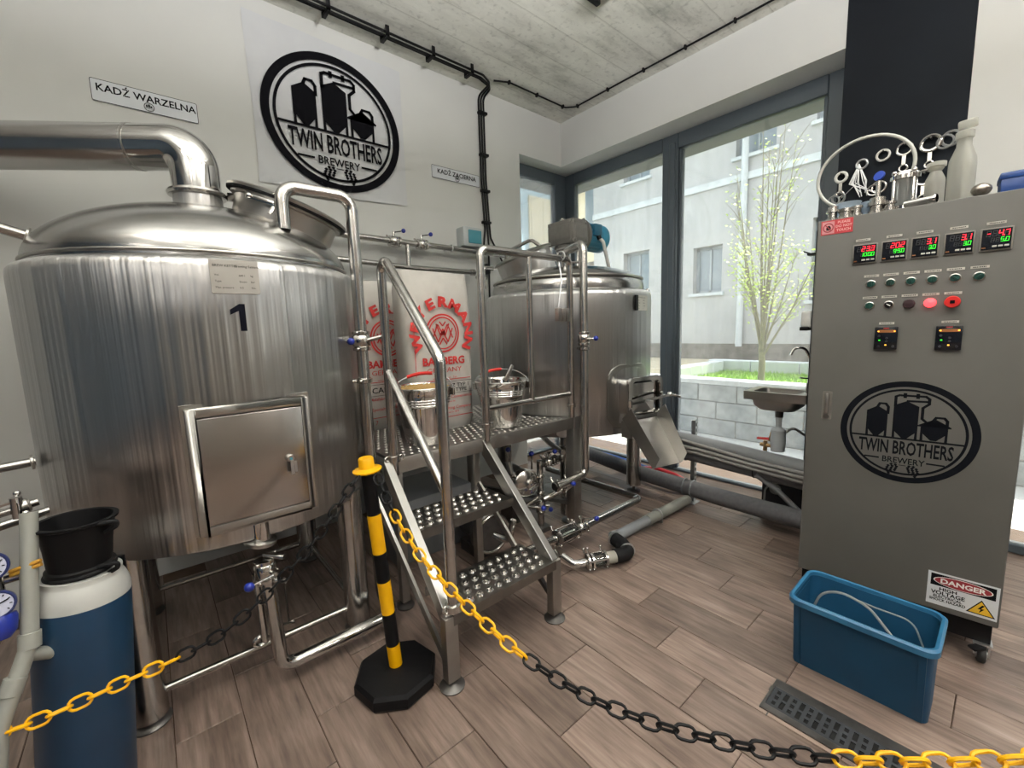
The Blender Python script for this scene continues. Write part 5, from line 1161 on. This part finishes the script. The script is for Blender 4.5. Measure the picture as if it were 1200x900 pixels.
MB().tube([(3.08, .92, .56), (3.10, .88, .60), (3.13, .80, .54)], .008, n=10, bend=.03).build('waste_hose', M['dkst'], wb)
MB().tube([(3.03, .79, .84), (3.03, .79, 1.05), (3.0, .81, 1.115), (2.97, .86, 1.12), (2.95, .872, 1.075)], .008, n=12, bend=.04, seg=6).cyl((3.03, .79, .84), (3.03, .79, .90), .014, n=14).bar((3.03, .79, .93), (3.0, .83, .935), .012, .008).build('tap', M['pol'], wb)
MB().box((2.99, .80, 1.285), (.09, .055, .10)).build('soap_dispenser', M['white'], wb, bevel=.012); MB().box((2.96, .805, 1.232), (.06, .045, .022)).build('dispenser_lever', M['black'], wb, bevel=.005)
MB().box((2.965, .785, 1.655), (.06, .05, .012)).tube([(2.95, .80, 1.66), (2.95, .83, 1.675), (2.99, .83, 1.675)], .004, n=8).build('wall_hook', M['black'], wb)
rv = thing('stop_valve', 'red handled stop valve behind the cable bundle under the basin', 'valve', (3.05, 1.04, .49))
MB().bar((3.03, 1.065, .513), (3.05, 1.0, .515), .028, .012).build('handle', M['red'], rv, bevel=.003)
MB().cyl((3.05, 1.02, .50), (3.05, 1.02, .42), .013, n=12).cyl((3.05, 1.05, .47), (3.05, .96, .47), .012, n=12).tube([(3.05, 1.0, .50), (3.04, .985, .56), (3.06, .96, .60)], .006, n=8, bend=.02).build('body', M['copper'], rv)

# ------------------------------------------------------------------ pipes, cables and hoses along the window
def run(name, label, cat, pts, r_, m_, bend=.08, n=18, group='pipes along the window'):
    t = thing(name, label, cat, pts[0], group); MB().tube(pts, r_, n, bend=bend).build('tube', m_, t); return t
up = run('window_pipe', 'grey upper pipe running along the tall window at knee height', 'pipe', [(2.86, 1.95, .487), (2.83, 1.56, .476), (2.83, .60, .420)], .048, M['pvc'])
lo2 = run('window_pipe', 'dark insulated pipe just below the cable bundle', 'pipe', [(2.88, 1.95, .375), (2.84, 1.50, .368), (2.83, .60, .335)], .044, M['insul'])
for y in (1.45, 1.0): MB().torus((2.835, y, .367-.036*(1.5-y)), Y, .044, .004, 28, 8).build('pipe_tie', M['black'], lo2)
for k, (dx, dz_) in enumerate(((-.050, .455), (-.062, .432), (-.058, .405), (-.030, .392))):
    run('grey_cable', ('topmost grey cable of the bundle strapped to the window pipe', 'second grey cable of the bundle strapped to the window pipe', 'third grey cable of the bundle strapped to the window pipe', 'lowest grey cable of the bundle strapped to the window pipe')[k], 'cable', [(2.86+dx, 1.95, dz_+.012), (2.83+dx, 1.62, dz_+.010), (2.83+dx*.9, 1.35+.1*(k == 0), dz_+(.018 if k == 0 else .0)), (2.83+dx, 1.0, dz_-.028), (2.83+dx, .60, dz_-.052)], .0115, M['cable'], .2, 12, 'cables along the window')
low = run('window_pipe', 'dark grey pipe lying low along the window near the floor', 'pipe', [(3.10, 2.86, .12), (3.0, 2.45, .12), (2.87, 1.84, .12), (2.82, 1.20, .12), (2.81, .58, .12)], .056, M['insul'], .3)
for y, x in ((1.40, 2.836), (1.46, 2.84)): MB().torus((x, y, .12), (-.05, 1, 0), .056, .006, 28, 8).build('pipe_band', M['pvc'], low)
stt = thing('strut_post', 'slotted steel strut post holding the pipes off the floor', 'post', (2.90, 1.43, 0))
smb = MB()
for x in (2.888, 2.912): smb.bb(x-.003, x+.003, 1.415, 1.445, .006, .60)
for k in range(15): smb.bb(2.888, 2.912, 1.415, 1.419, .01+k*.041, .026+k*.041); 
for k in range(15): smb.bb(2.885, 2.891, 1.4225, 1.4375, .01+k*.041, .022+k*.041)
smb.build('slotted_channel', M['galv'], stt, smooth=0); MB().bb(2.84, 2.93, 1.39, 1.47, 0, .006).build('base_plate', M['galv'], stt)
run('blue_hose', 'blue hose lying on the floor along the window', 'hose', [(3.30, 2.92, .03), (3.28, 2.6, .05), (3.12, 2.05, .07), (3.05, 1.75, .05), (3.0, 1.45, .035), (3.02, 1.32, .022)], .019, M['bhose'], .15, 14, 'hoses along the window')
run('blue_hose', 'second blue hose nearer the glass behind the mash tun', 'hose', [(3.34, 2.92, .025), (3.33, 2.5, .03), (3.20, 2.0, .05), (3.12, 1.6, .03), (3.08, 1.38, .022)], .017, M['bhose'], .15, 14, 'hoses along the window')
run('red_hose', 'red hose arching beside the chute over the blue hoses', 'hose', [(3.06, 2.05, .06), (3.02, 1.80, .13), (3.0, 1.60, .12), (3.03, 1.44, .022)], .019, M['rhose'], .12, 14, 'hoses along the window')
gh = run('waste_pipe', 'pale grey waste pipe on the floor by the window frame', 'pipe', [(3.08, 1.42, .03), (3.10, 1.25, .03), (3.16, .98, .03)], .02, M['pvcw'], .05, 16)
MB().lathe([(.02, -.02), (.027, -.018), (.027, .018), (.02, .02)], (3.10, 1.25, .03), (.1, -.9, 0), n=20).build('socket', M['pvcw'], gh)
MB().lathe([(.02, -.02), (.026, -.018), (.026, .018), (.02, .02)], (3.09, 1.33, .03), (.1, -.9, 0), n=20).build('socket', M['pvcw'], gh)
spk = thing('black_case', 'black floor case with pale round cover under the window pipes', 'case', (3.07, .90, 0))
MB().bb(2.99, 3.17, .68, 1.01, .012, .285).build('case_body', M['speak'], spk, bevel=.008)
for x in (3.0, 3.15):
    for y in (.72, .98): MB().cyl((x, y, 0), (x, y, .014), .012, n=12).build('foot', M['rubber'], spk)
MB().lathe([(.035, 0), (.033, .008), (.02, .014), (0, .015)], (2.988, .93, .205), (-1, 0, .1), n=28).build('round_cover', M['pvcw'], spk)
MB().tube([(2.98, .99, .06), (2.975, .985, .19), (2.975, .95, .245), (2.98, .90, .255)], .006, n=10, bend=.05).build('case_lead', M['pvcw'], spk)
run('grey_conduit', 'grey bent conduit dropping from the bundle behind the black case', 'conduit', [(2.79, .98, .34), (2.84, .88, .26), (2.86, .70, .10)], .016, M['pvc'], .08, 14)

# ------------------------------------------------------------------ drain line from the pump: sight glass, elbow, grey pipe on the floor
dl = thing('drain_hose', 'black rubber drain elbow joined to a grey pipe lying on the floor', 'pipe', (2.0, 1.42, 0))
MB().tube([(1.565, 1.475, .075), (1.575, 1.40, .055), (1.64, 1.375, .055)], .020, n=18, bend=.04).build('steel_elbow', M['pol'], dl)
for p, a_ in (((1.645, 1.372, .055), (.9, -.42, 0)), ((1.735, 1.33, .055), (.9, -.42, 0)), ((1.665, 1.362, .055), (.9, -.42, 0))): clamp(dl, p, a_, .034, .010)
MB().lathe([(.033, 0), (.033, .065)], (1.668, 1.361, .055), (.9, -.42, 0), n=24, cap0=False, cap1=False).build('sight_glass', M['sight'], dl)
ta = MB(); dd_ = V((.9, -.42, 0)).normalized(); sv = V((.42, .9, 0)).normalized()
for k in range(3):
    a = .6+2.1*k; o_ = sv*.042*math.cos(a)+Z*.040*math.sin(a); ta.cyl(V((1.645, 1.372, .055))+o_, V((1.74, 1.328, .055))+o_, .0045, n=8)
ta.build('tie_rods', M['pol'], dl)
MB().tube([(1.745, 1.326, .055), (1.80, 1.30, .055)], .032, n=20).build('hose_tail', mat('pale fitting', '#9c9a90', .4), dl)
MB().tube([(1.79, 1.305, .056), (1.875, 1.27, .056), (1.925, 1.355, .058), (1.945, 1.425, .06)], .0385, n=20, bend=.055, seg=8).build('rubber_elbow', M['rubber'], dl)
for p, a_ in (((1.942, 1.418, .06), (.25, 1, 0)), ((1.888, 1.292, .057), (.6, .8, 0))): MB().lathe([(.039, -.007), (.042, -.006), (.042, .006), (.039, .007)], p, a_, n=24).build('hose_clamp', M['galv'], dl)
MB().tube([(1.95, 1.440, .06), (2.02, 1.435, .052), (2.80, 1.42, .045)], .031, n=20).build('grey_pipe', M['pvc'], dl)
MB().tube([(2.30, 1.430, .05), (2.80, 1.42, .045)], .034, n=20).build('light_sleeve', M['pvcw'], dl)
MB().torus((2.42, 1.4275, .05), (1, -.02, 0), .035, .006, 28, 8).box((2.42, 1.40, .02), (.01, .02, .03)).build('hose_clamp', M['galv'], dl)

tr = thing('transfer_pipe', 'steel pipe with sight glass crossing the floor in front of the mash tun', 'pipe', (1.9, 1.58, 0))
MB().tube([(1.32, 1.585, .12), (1.61, 1.57, .12)], .0225, n=18).build('inlet_tube', M['pol'], tr)
MB().tube([(1.84, 1.562, .12), (2.43, 1.562, .12), (2.43, 2.45, .12)], .0225, n=18, bend=.045).build('long_tube', M['rail'], tr)
ax_ = V((1, -.02, 0)).normalized(); g0_ = V((1.625, 1.569, .12))
MB().lathe([(.033, 0), (.033, .14)], g0_, ax_, n=24, cap0=False, cap1=False).build('sight_glass', M['sight'], tr)
MB().lathe([(.02, 0), (.02, .14)], g0_, ax_, n=16).build('liner', M['pol'], tr)
for s in (0, .14): clamp(tr, g0_+ax_*s, ax_, .036, .011)
ta = MB()
for k in range(4):
    a = .4+PI/2*k; o_ = ax_.cross(Z)*.043*math.cos(a)+Z*.043*math.sin(a); ta.cyl(g0_-ax_*.005+o_, g0_+ax_*.15+o_, .004, n=8); ta.ball(g0_+ax_*.154+o_, .009, 8)
ta.build('tie_rods', M['pol'], tr)
valve(tr, (1.82, 1.563, .12), ax_, .024, (.9, -.4, -.12), .085)
MB().cyl((1.60, 1.57, .10), (1.60, 1.57, .03), .014, n=12).cyl((1.56, 1.49, .06), (1.60, 1.57, .06), .012, n=12).build('drain_tee', M['fit'], tr)
MB().box((1.60, 1.57, .0155), (.06, .05, .03)).build('support_block', M['dkst'], tr)

# ------------------------------------------------------------------ pump and valve manifold under the platform
pm = thing('pump_manifold', 'steel pump with blue handled valves under the platform', 'pump', (1.70, 1.95, 0))
MB().lathe([(.02, -.03), (.075, -.028), (.085, -.02), (.085, .03), (.07, .04), (.02, .05)], (1.70, 1.92, .33), (-.2, -1, .05), n=36).build('pump_head', M['fit'], pm)
MB().lathe([(.028, 0), (.034, .004), (.034, .03), (.02, .034)], (1.71, 1.87, .33), (-.2, -1, .05), n=24).build('pump_port', M['pol'], pm)
MB().cyl((1.72, 1.95, .33), (1.76, 2.16, .33), .07, n=32).box((1.745, 2.10, .15), (.10, .12, .28)).build('pump_motor', M['dkst'], pm)
MB().tube([(1.80, 1.88, .46), (1.80, 1.88, .03)], .020, n=16).build('riser', M['rail'], pm)
MB().box((1.80, 1.88, .016), (.09, .09, .03)).build('riser_foot', M['dkst'], pm)
MB().tube([(1.80, 1.88, .43), (2.02, 1.90, .43), (2.10, 1.94, .42)], .020, n=16, bend=.03).build('upper_branch', M['rail'], pm)
MB().tube([(1.70, 1.75, .27), (1.80, 1.72, .30), (1.962, 1.70, .375)], .018, n=16, bend=.03).build('lower_branch', M['rail'], pm)
MB().tube([(1.62, 1.86, .20), (1.80, 1.88, .22)], .018, n=16).build('cross_branch', M['rail'], pm)
for p in ((1.90, 1.89, .43), (1.95, 1.895, .43), (1.83, 1.715, .315)): clamp(pm, p, (1, .1, .05), .025, .012)
for p, lv in (((1.62, 1.97, .47), (.0, 0, 1)), ((1.75, 1.90, .43), (0, .0, 1)), ((1.98, 1.90, .41), (.5, -.8, .1)), ((1.66, 1.82, .215), (.5, -.8, .0))):
    lv = V(lv).normalized(); MB().cyl(V(p)-lv*.02, V(p)+lv*.07, .006, n=8).build('lever', M['fit'], pm); MB().ball(V(p)+lv*.08, .017, 14).build('lever_knob', M['knob'], pm)
MB().tube([(1.62, 1.97, .47), (1.62, 1.95, .40), (1.68, 1.93, .36)], .018, n=14, bend=.03).build('inlet_tube', M['rail'], pm)
valve(pm, (1.89, 1.888, .43), X, .021, (.3, -.9, .3), .06)
valve(pm, (1.86, 1.712, .325), (1, -.1, .35), .020, (.2, -.9, -.3), .05)
valve(pm, (1.80, 1.88, .16), Z, .021, (-.6, -.8, 0), .06)
clamp(pm, (1.735, 1.675, .362), (1, 0, .05), .027, .014)
for z_ in (.25, .36): clamp(pm, (1.80, 1.88, z_), Z, .022, .010)
p2 = thing('circulation_pump', 'dark round pump standing behind the stairs near the floor', 'pump', (1.38, 1.86, 0))
MB().lathe([(.02, 0), (.10, .004), (.115, .02), (.115, .05), (.10, .06), (.075, .062), (.075, .24), (.06, .26), (0, .26)], (1.36, 1.82, .15), (.05, 1, 0), n=36).build('pump_body', M['dkst'], p2)
MB().torus((1.36, 1.815, .15), (.05, 1, 0), .105, .010, 40, 10).build('pump_flange', M['fit'], p2)
MB().tube([(1.36, 1.80, .15), (1.40, 1.72, .13), (1.42, 1.70, .25)], .018, n=14, bend=.03).build('outlet', M['fit'], p2)
MB().bb(1.29, 1.43, 1.86, 2.04, 0, .07).build('pump_base', M['dkst'], p2, bevel=.004)
bin_ = thing('storage_box', 'grey storage box lying under the platform behind the stairs', 'box', (1.12, 2.28, 0))
MB().bb(.92, 1.40, 2.10, 2.46, .0, .26).build('box_body', mat('mid grey box', '#6d7074', .5), bin_, bevel=.01); MB().bb(.90, 1.42, 2.08, 2.48, .26, .37).build('box_lid', mat('pale grey lid', '#8f9396', .45), bin_, bevel=.02)
MB().bb(.90, 1.42, 2.076, 2.082, .235, .262).build('blue_stripe', M['bhose'], bin_)
# tun cross pipe under the platform
run('tun_pipe', 'dark pipe under the platform ending in a white cap near the post', 'pipe', [(2.25, 2.5, .55), (2.02, 2.0, .50), (1.93, 1.80, .50)], .018, M['rail'], .05, 14, None)

# ------------------------------------------------------------------ wall pipes, valves, boxes and cables
w1_ = thing('wall_pipe', 'upper steel pipe along the white wall with two blue knobbed valves', 'pipe', (1.5, 2.85, 1.91))
MB().tube([(.70, 2.85, 1.925), (2.47, 2.85, 1.903)], .021, n=18).build('tube', M['rail'], w1_)
MB().tube([(1.484, 2.85, 1.912), (1.484, 2.85, 1.742)], .017, n=16).build('tee_tube', M['rail'], w1_)
for x in (1.385, 1.598):
    valve(w1_, (x, 2.85, 1.914), X, .026, (.6, -.8, .05), .075)
for x in (.95, 1.85, 2.35): MB().cyl((x, 2.85, 1.913), (x, 2.955, 1.913), .009, n=10).torus((x, 2.85, 1.913), X, .0225, .005, 20, 8).build('pipe_bracket', M['galv'], w1_)
w2_ = thing('wall_pipe', 'lower steel pipe along the white wall behind the malt sacks', 'pipe', (1.5, 2.85, 1.75))
MB().tube([(.70, 2.85, 1.778), (1.484, 2.85, 1.744), (2.06, 2.85, 1.742)], .019, n=18).build('tube', M['rail'], w2_)
MB().lathe([(.019, -.02), (.026, -.016), (.026, .016), (.019, .02)], (2.04, 2.85, 1.742), X, n=20).build('end_nut', M['fit'], w2_)
for x in (.95, 1.85): MB().cyl((x, 2.85, 1.75), (x, 2.955, 1.75), .008, n=10).build('pipe_bracket', M['galv'], w2_)
jb = thing('junction_box', 'grey wall junction box with tinted blue lid above the guard rail', 'box', (2.06, 2.88, 1.95))
MB().bb(1.968, 2.145, 2.845, YW+.002, 1.945, 2.092).build('box_body', M['boxp'], jb, bevel=.006); MB().bb(2.01, 2.135, 2.836, 2.85, 1.968, 2.07).build('tinted_lid', M['teal'], jb, bevel=.006)
sk = thing('wall_socket', 'small black wall socket below the junction box cables', 'socket', (2.20, 2.90, 1.745))
MB().bb(2.155, 2.252, 2.885, YW+.002, 1.745, 1.83).build('socket_body', M['black'], sk, bevel=.01); MB().lathe([(.03, 0), (.028, .006), (0, .006)], (2.20, 2.885, 1.787), (0, -1, 0), n=20).build('socket_lid', M['black'], sk)
def cable(label, pts, r_, clips=(), bend=.05, grp='black cables on ceiling and wall'):
    t = thing('black_cable', label, 'cable', pts[0], grp); MB().tube(pts, r_, 10, bend=bend).build('sheath', M['black'], t)
    for p, ax2 in clips:
        c_ = MB().torus(p, ax2, r_+.006, .006, 16, 8); c_.box(V(p)+V((0, 0, .001)), (.014, .014, .02)); c_.build('cable_clip', M['black'], t)
    return t
for k in range(3):
    yy = 2.722+k*.026
    cable(('thick black cable nearest the room in the ceiling bundle', 'middle black cable of the ceiling bundle', 'black cable nearest the wall in the ceiling bundle')[k], [(-.4, yy, 3.168-.008*(k == 1)), (2.12, yy, 3.168-.008*(k == 1)), (2.225+.024*k, yy+.05, 3.165), (2.225+.024*k, 2.93, 3.14), (2.225+.024*k, 2.932, 2.5), (2.245+.024*k, 2.932, 2.14 if k else 2.12)]+([(2.30, 2.932, 2.05), (2.43, 2.92, 1.83), (2.50, 2.90, 1.62), (2.50, 2.90, 1.2)] if k == 2 else [(2.20+.0*k, 2.925, 1.84)] if k == 0 else [(2.275, 2.932, 2.0), (2.26, 2.93, 1.4)]), .0078)
for i, x in enumerate((1.0, 1.36, 1.69, 2.01)):
    c_ = thing('cable_bracket', ('first black bracket of the ceiling cable bundle from the picture top', 'second black bracket of the ceiling cable bundle', 'third black bracket of the ceiling cable bundle', 'fourth black bracket of the ceiling cable bundle nearest the corner')[i], 'bracket', (x, 2.75, 3.2), 'brackets of the ceiling cable bundle')
    MB().bb(x-.012, x+.012, 2.703, 2.796, 3.138, 3.146).bb(x-.012, x+.012, 2.703, 2.710, 3.138, 3.2).bb(x-.012, x+.012, 2.790, 2.797, 3.138, 3.2).build('strap', M['black'], c_, bevel=.002)
for i, z in enumerate((3.02, 2.70, 2.42, 2.17)):
    c_ = thing('cable_clip', ('topmost black clip on the vertical wall cables', 'second black clip on the vertical wall cables', 'third black clip on the vertical wall cables', 'lowest black clip on the vertical wall cables')[i], 'clip', (2.262, 2.94, z), 'clips on the wall cables')
    MB().bb(2.22, 2.30, 2.912, YW, z-.01, z+.01).build('clip_body', M['black'], c_, bevel=.003)
cp = [(2.25, 2.76, 3.188), (2.36, 2.706, 3.188), (3.0, 2.706, 3.188), (3.066, 2.64, 3.188), (3.066, 1.9, 3.188), (3.07, .85, 3.188), (3.08, -1.5, 3.188)]
cable('thin black cable turning the ceiling corner above the windows', cp, .0065, [((2.36, 2.706, 3.188), X), ((2.66, 2.706, 3.188), X), ((2.97, 2.706, 3.188), X), ((3.066, 2.62, 3.188), Y), ((3.066, 2.30, 3.188), Y), ((3.066, 1.97, 3.188), Y), ((3.066, 1.64, 3.188), Y), ((3.068, 1.31, 3.188), Y)], .05)

# ------------------------------------------------------------------ outside
struct(MB().bb(3.85, 30, -22, 30, -.14, -.02).bb(-4, 3.85, 3.48, 30, -.14, -.02).build('floor_pavement', M['pave'], smooth=0))
rwl = thing('retaining_wall', 'low wall of split grey blocks around the lawn outside', 'wall', (4.95, 1.6, -.02))
rd = random.Random(2); bms = {}
for row in range(3):
    y = -2.4+(row % 2)*.22
    while y < 3.3:
        w = .435
        if row not in bms:
            o = MB().rings([[V((-.0, -w/2+.004, .004)), V((.2, -w/2+.004, .004)), V((.2, w/2-.004, .004)), V((0, w/2-.004, .004))], [V((-.0, -w/2+.004, .196)), V((.2, -w/2+.004, .196)), V((.2, w/2-.004, .196)), V((0, w/2-.004, .196))]]).build('block', M['block'], rwl, origin=(0, 0, 0), bevel=.008, seg=1, smooth=0); bms[row] = o
        else: o = inst(bms[row], 'block', (0, 0, 0), rwl)
        o.location = V((4.90+rd.uniform(-.006, .006), y+w/2, -.02+row*.2))-WO[rwl.name]; y += w
for k in range(8): MB().bb(4.875, 5.13, -2.4+k*.72, -2.4+k*.72+.714, .58, .635).build('cap_stone', M['cap'], rwl, bevel=.006, seg=1)
lw2 = stuff(MB().bb(5.1, 6.45, -2.4, 2.75, .40, .575).build('lawn', M['lawn'], smooth=0)); tag(lw2, 'bright green strip of lawn behind the low block wall', 'grass')
gm = MB(); rd = random.Random(4)
for k in range(5200):
    x, y = rd.uniform(5.13, 6.4), rd.uniform(-.6, 2.7); h_ = rd.uniform(.03, .06); a = rd.random()*PI; dx, dy = .006*math.cos(a), .006*math.sin(a)
    gm.add([(x-dx, y-dy, .573), (x+dx, y+dy, .573), (x+rd.uniform(-.02, .02), y+rd.uniform(-.02, .02), .573+h_)], [(0, 1, 2)])
stuff(gm.build('blades', M['lawn'], lw2, smooth=0))
kb_ = thing('kerb_wall', 'row of pale concrete kerb blocks behind the lawn outside', 'kerb', (6.5, 1.0, 0))
for k in range(9): MB().bb(6.45, 6.62, -2.4+k*.6, -2.4+k*.6+.592, .2, .73).build('kerb_block', M['cap'], kb_, bevel=.01, seg=1)
for k in range(5): MB().bb(5.13+k*.33, 5.13+k*.33+.325, 2.76, 2.92, .2, .72).build('kerb_block', M['cap'], kb_, bevel=.01, seg=1)
pth_ = struct(MB().bb(6.62, 9.0, -8, 14, .2, .52).build('trim_3', M['sand'], smooth=0))
# far facade
fa = thing('pale_building', 'pale rendered building across the street with grey windows', 'building', (9.0, 2, .5))
fb = MB(); WN = [(1.55, 2.42, 1.62, 3.03), (3.95, 4.55, 1.9, 2.85), (4.38, 4.80, 4.83, 6.1), (1.6, 2.45, 4.6, 6.1), (3.05, 3.75, 4.4, 5.9), (5.6, 6.3, 1.8, 3.0), (5.6, 6.3, 4.6, 6.0), (-.6, .3, 1.6, 3.0), (-.6, .3, 4.6, 6.0)]
ysx = sorted({-6.0, 7.2}|{w[0] for w in WN}|{w[1] for w in WN}); zsx = sorted({.85, 6.6}|{w[2] for w in WN}|{w[3] for w in WN})
for y0, y1 in zip(ysx, ysx[1:]):
    for z0, z1 in zip(zsx, zsx[1:]):
        ym, zm = (y0+y1)/2, (z0+z1)/2
        if not any(w[0] < ym < w[1] and w[2] < zm < w[3] for w in WN): fb.bb(9.0, 9.3, y0, y1, z0, z1)
fb.build('facade', M['fac'], fa, smooth=0); MB().bb(9.0, 9.35, -6, 7.2, .3, .85).build('plinth', M['plinth'], fa, smooth=0)
for y0, y1, z0, z1 in WN:
    wn_ = MB().bb(9.16, 9.2, y0, y0+.06, z0, z1).bb(9.16, 9.2, y1-.06, y1, z0, z1).bb(9.16, 9.2, y0, y1, z0, z0+.06).bb(9.16, 9.2, y0, y1, z1-.06, z1).bb(9.16, 9.2, (y0+y1)/2-.02, (y0+y1)/2+.02, z0, z1).build('window', M['facd'], fa, smooth=0)
    MB().bb(9.19, 9.2, y0, y1, z0, z1).build('pane', M['facg'], wn_, smooth=0); MB().bb(8.93, 9.02, y0-.06, y1+.06, z0-.06, z0).build('sill', M['cap'], wn_, smooth=0)
MB().bb(8.95, 9.02, -6, 7.2, 3.95, 4.08).build('string_course', M['cap'], fa, smooth=0)
MB().cyl((8.93, 3.55, .8), (8.93, 3.55, 6.5), .06, n=12).build('down_pipe', M['cap'], fa)
f2 = thing('cream_building', 'cream building standing farther left across the street', 'building', (11, 9, 0))
MB().bb(11.0, 11.4, 7.4, 14, 0, 10).build('facade', M['cream'], f2, smooth=0)
for y0 in (8.0, 9.9, 11.8):
    for z0 in (1.0, 4.0, 7.0):
        w_ = MB().bb(10.96, 11.02, y0, y0+1.1, z0, z0+1.7).build('window', M['facd'], f2, smooth=0); MB().bb(10.94, 10.97, y0+.06, y0+.52, z0+.06, z0+1.64).bb(10.94, 10.97, y0+.58, y0+1.04, z0+.06, z0+1.64).build('pane', M['facg'], w_, smooth=0)
MB().bb(10.9, 11.0, 7.4, 14, 3.1, 3.3).build('string_course', M['plinth'], f2, smooth=0)
f3 = thing('blue_building', 'pale blue building seen through the small corner window', 'building', (7.5, 10, 0))
MB().bb(3.0, 10.5, 9.2, 9.5, 0, 9).build('facade', M['paleb'], f3, smooth=0)
for x0 in (4.6, 6.6, 8.6):
    for z0 in (.9, 3.5, 6.2):
        w_ = MB().bb(x0, x0+1.0, 9.15, 9.22, z0, z0+1.5).build('window', M['cream'], f3, smooth=0); MB().bb(x0+.06, x0+.47, 9.13, 9.16, z0+.06, z0+1.44).bb(x0+.53, x0+.94, 9.13, 9.16, z0+.06, z0+1.44).build('pane', mat('warm lit pane', '#d9cfae', .3) if 'warm lit pane' not in bpy.data.materials else bpy.data.materials['warm lit pane'], w_, smooth=0)
# multi stem young tree
trr = thing('young_tree', 'slim multi stemmed young tree with fresh leaves on the lawn', 'tree', (5.45, 1.90, .57))
rd = random.Random(11); tw = MB(); lv = MB(); base = V((5.45, 1.90, .56))
tw.tube([base, base+V((.01, 0, .25)), base+V((0, .01, .42))], [.038, .034, .03], n=10)
def leafs(p, n_, s_):
    for _ in range(n_):
        c_ = p+V((rd.gauss(0, s_), rd.gauss(0, s_), rd.gauss(0, s_))); a = V((rd.gauss(0, 1), rd.gauss(0, 1), rd.gauss(0, .6))).normalized(); b_ = a.orthogonal().normalized(); L = rd.uniform(.022, .045)
        lv.add([c_, c_+a*L*.5+b_*L*.3, c_+a*L, c_+a*L*.5-b_*L*.3], [(0, 1, 2, 3)])
for k in range(13):
    a = 2*PI*k/13+rd.uniform(-.2, .2); sprd = rd.uniform(.12, .62); hh = rd.uniform(1.4, 2.75)*(1-.25*(sprd > .45)); z0 = rd.uniform(.25, .5)
    p0 = base+V((0, 0, z0)); e_ = base+V((sprd*math.cos(a), sprd*math.sin(a), z0+hh)); mid = p0+(e_-p0)*.45+V((math.cos(a), math.sin(a), 0))*.06*sprd-Z*.02; 
    pts = [p0, p0+(mid-p0)*.5, mid, mid+(e_-mid)*.5, e_]; tw.tube(pts, [.014, .011, .008, .005, .002], n=6)
    for j in range(16):
        f = rd.uniform(.2, 1); i = min(int(f*4), 3); q_ = pts[i]+(pts[i+1]-pts[i])*(f*4-i); b2_ = a+rd.uniform(-1.3, 1.3); L = rd.uniform(.12, .42)*(1.1-.6*f)
        t_ = q_+V((math.cos(b2_)*L*.7, math.sin(b2_)*L*.7, L*.9)); tw.tube([q_, (q_+t_)/2+Z*.01, t_], [.0035, .0025, .0015], n=5)
        for w_ in (.5, 1.0): leafs(q_+(t_-q_)*w_, 5 if t_.z < 2.2 else 2, .035)
    for f in (.55, .8, 1): leafs(p0+(e_-p0)*f, 3, .04)
tw.build('stems', M['bark'], trr); stuff(lv.build('leaves', M['leaf'], trr, smooth=0))
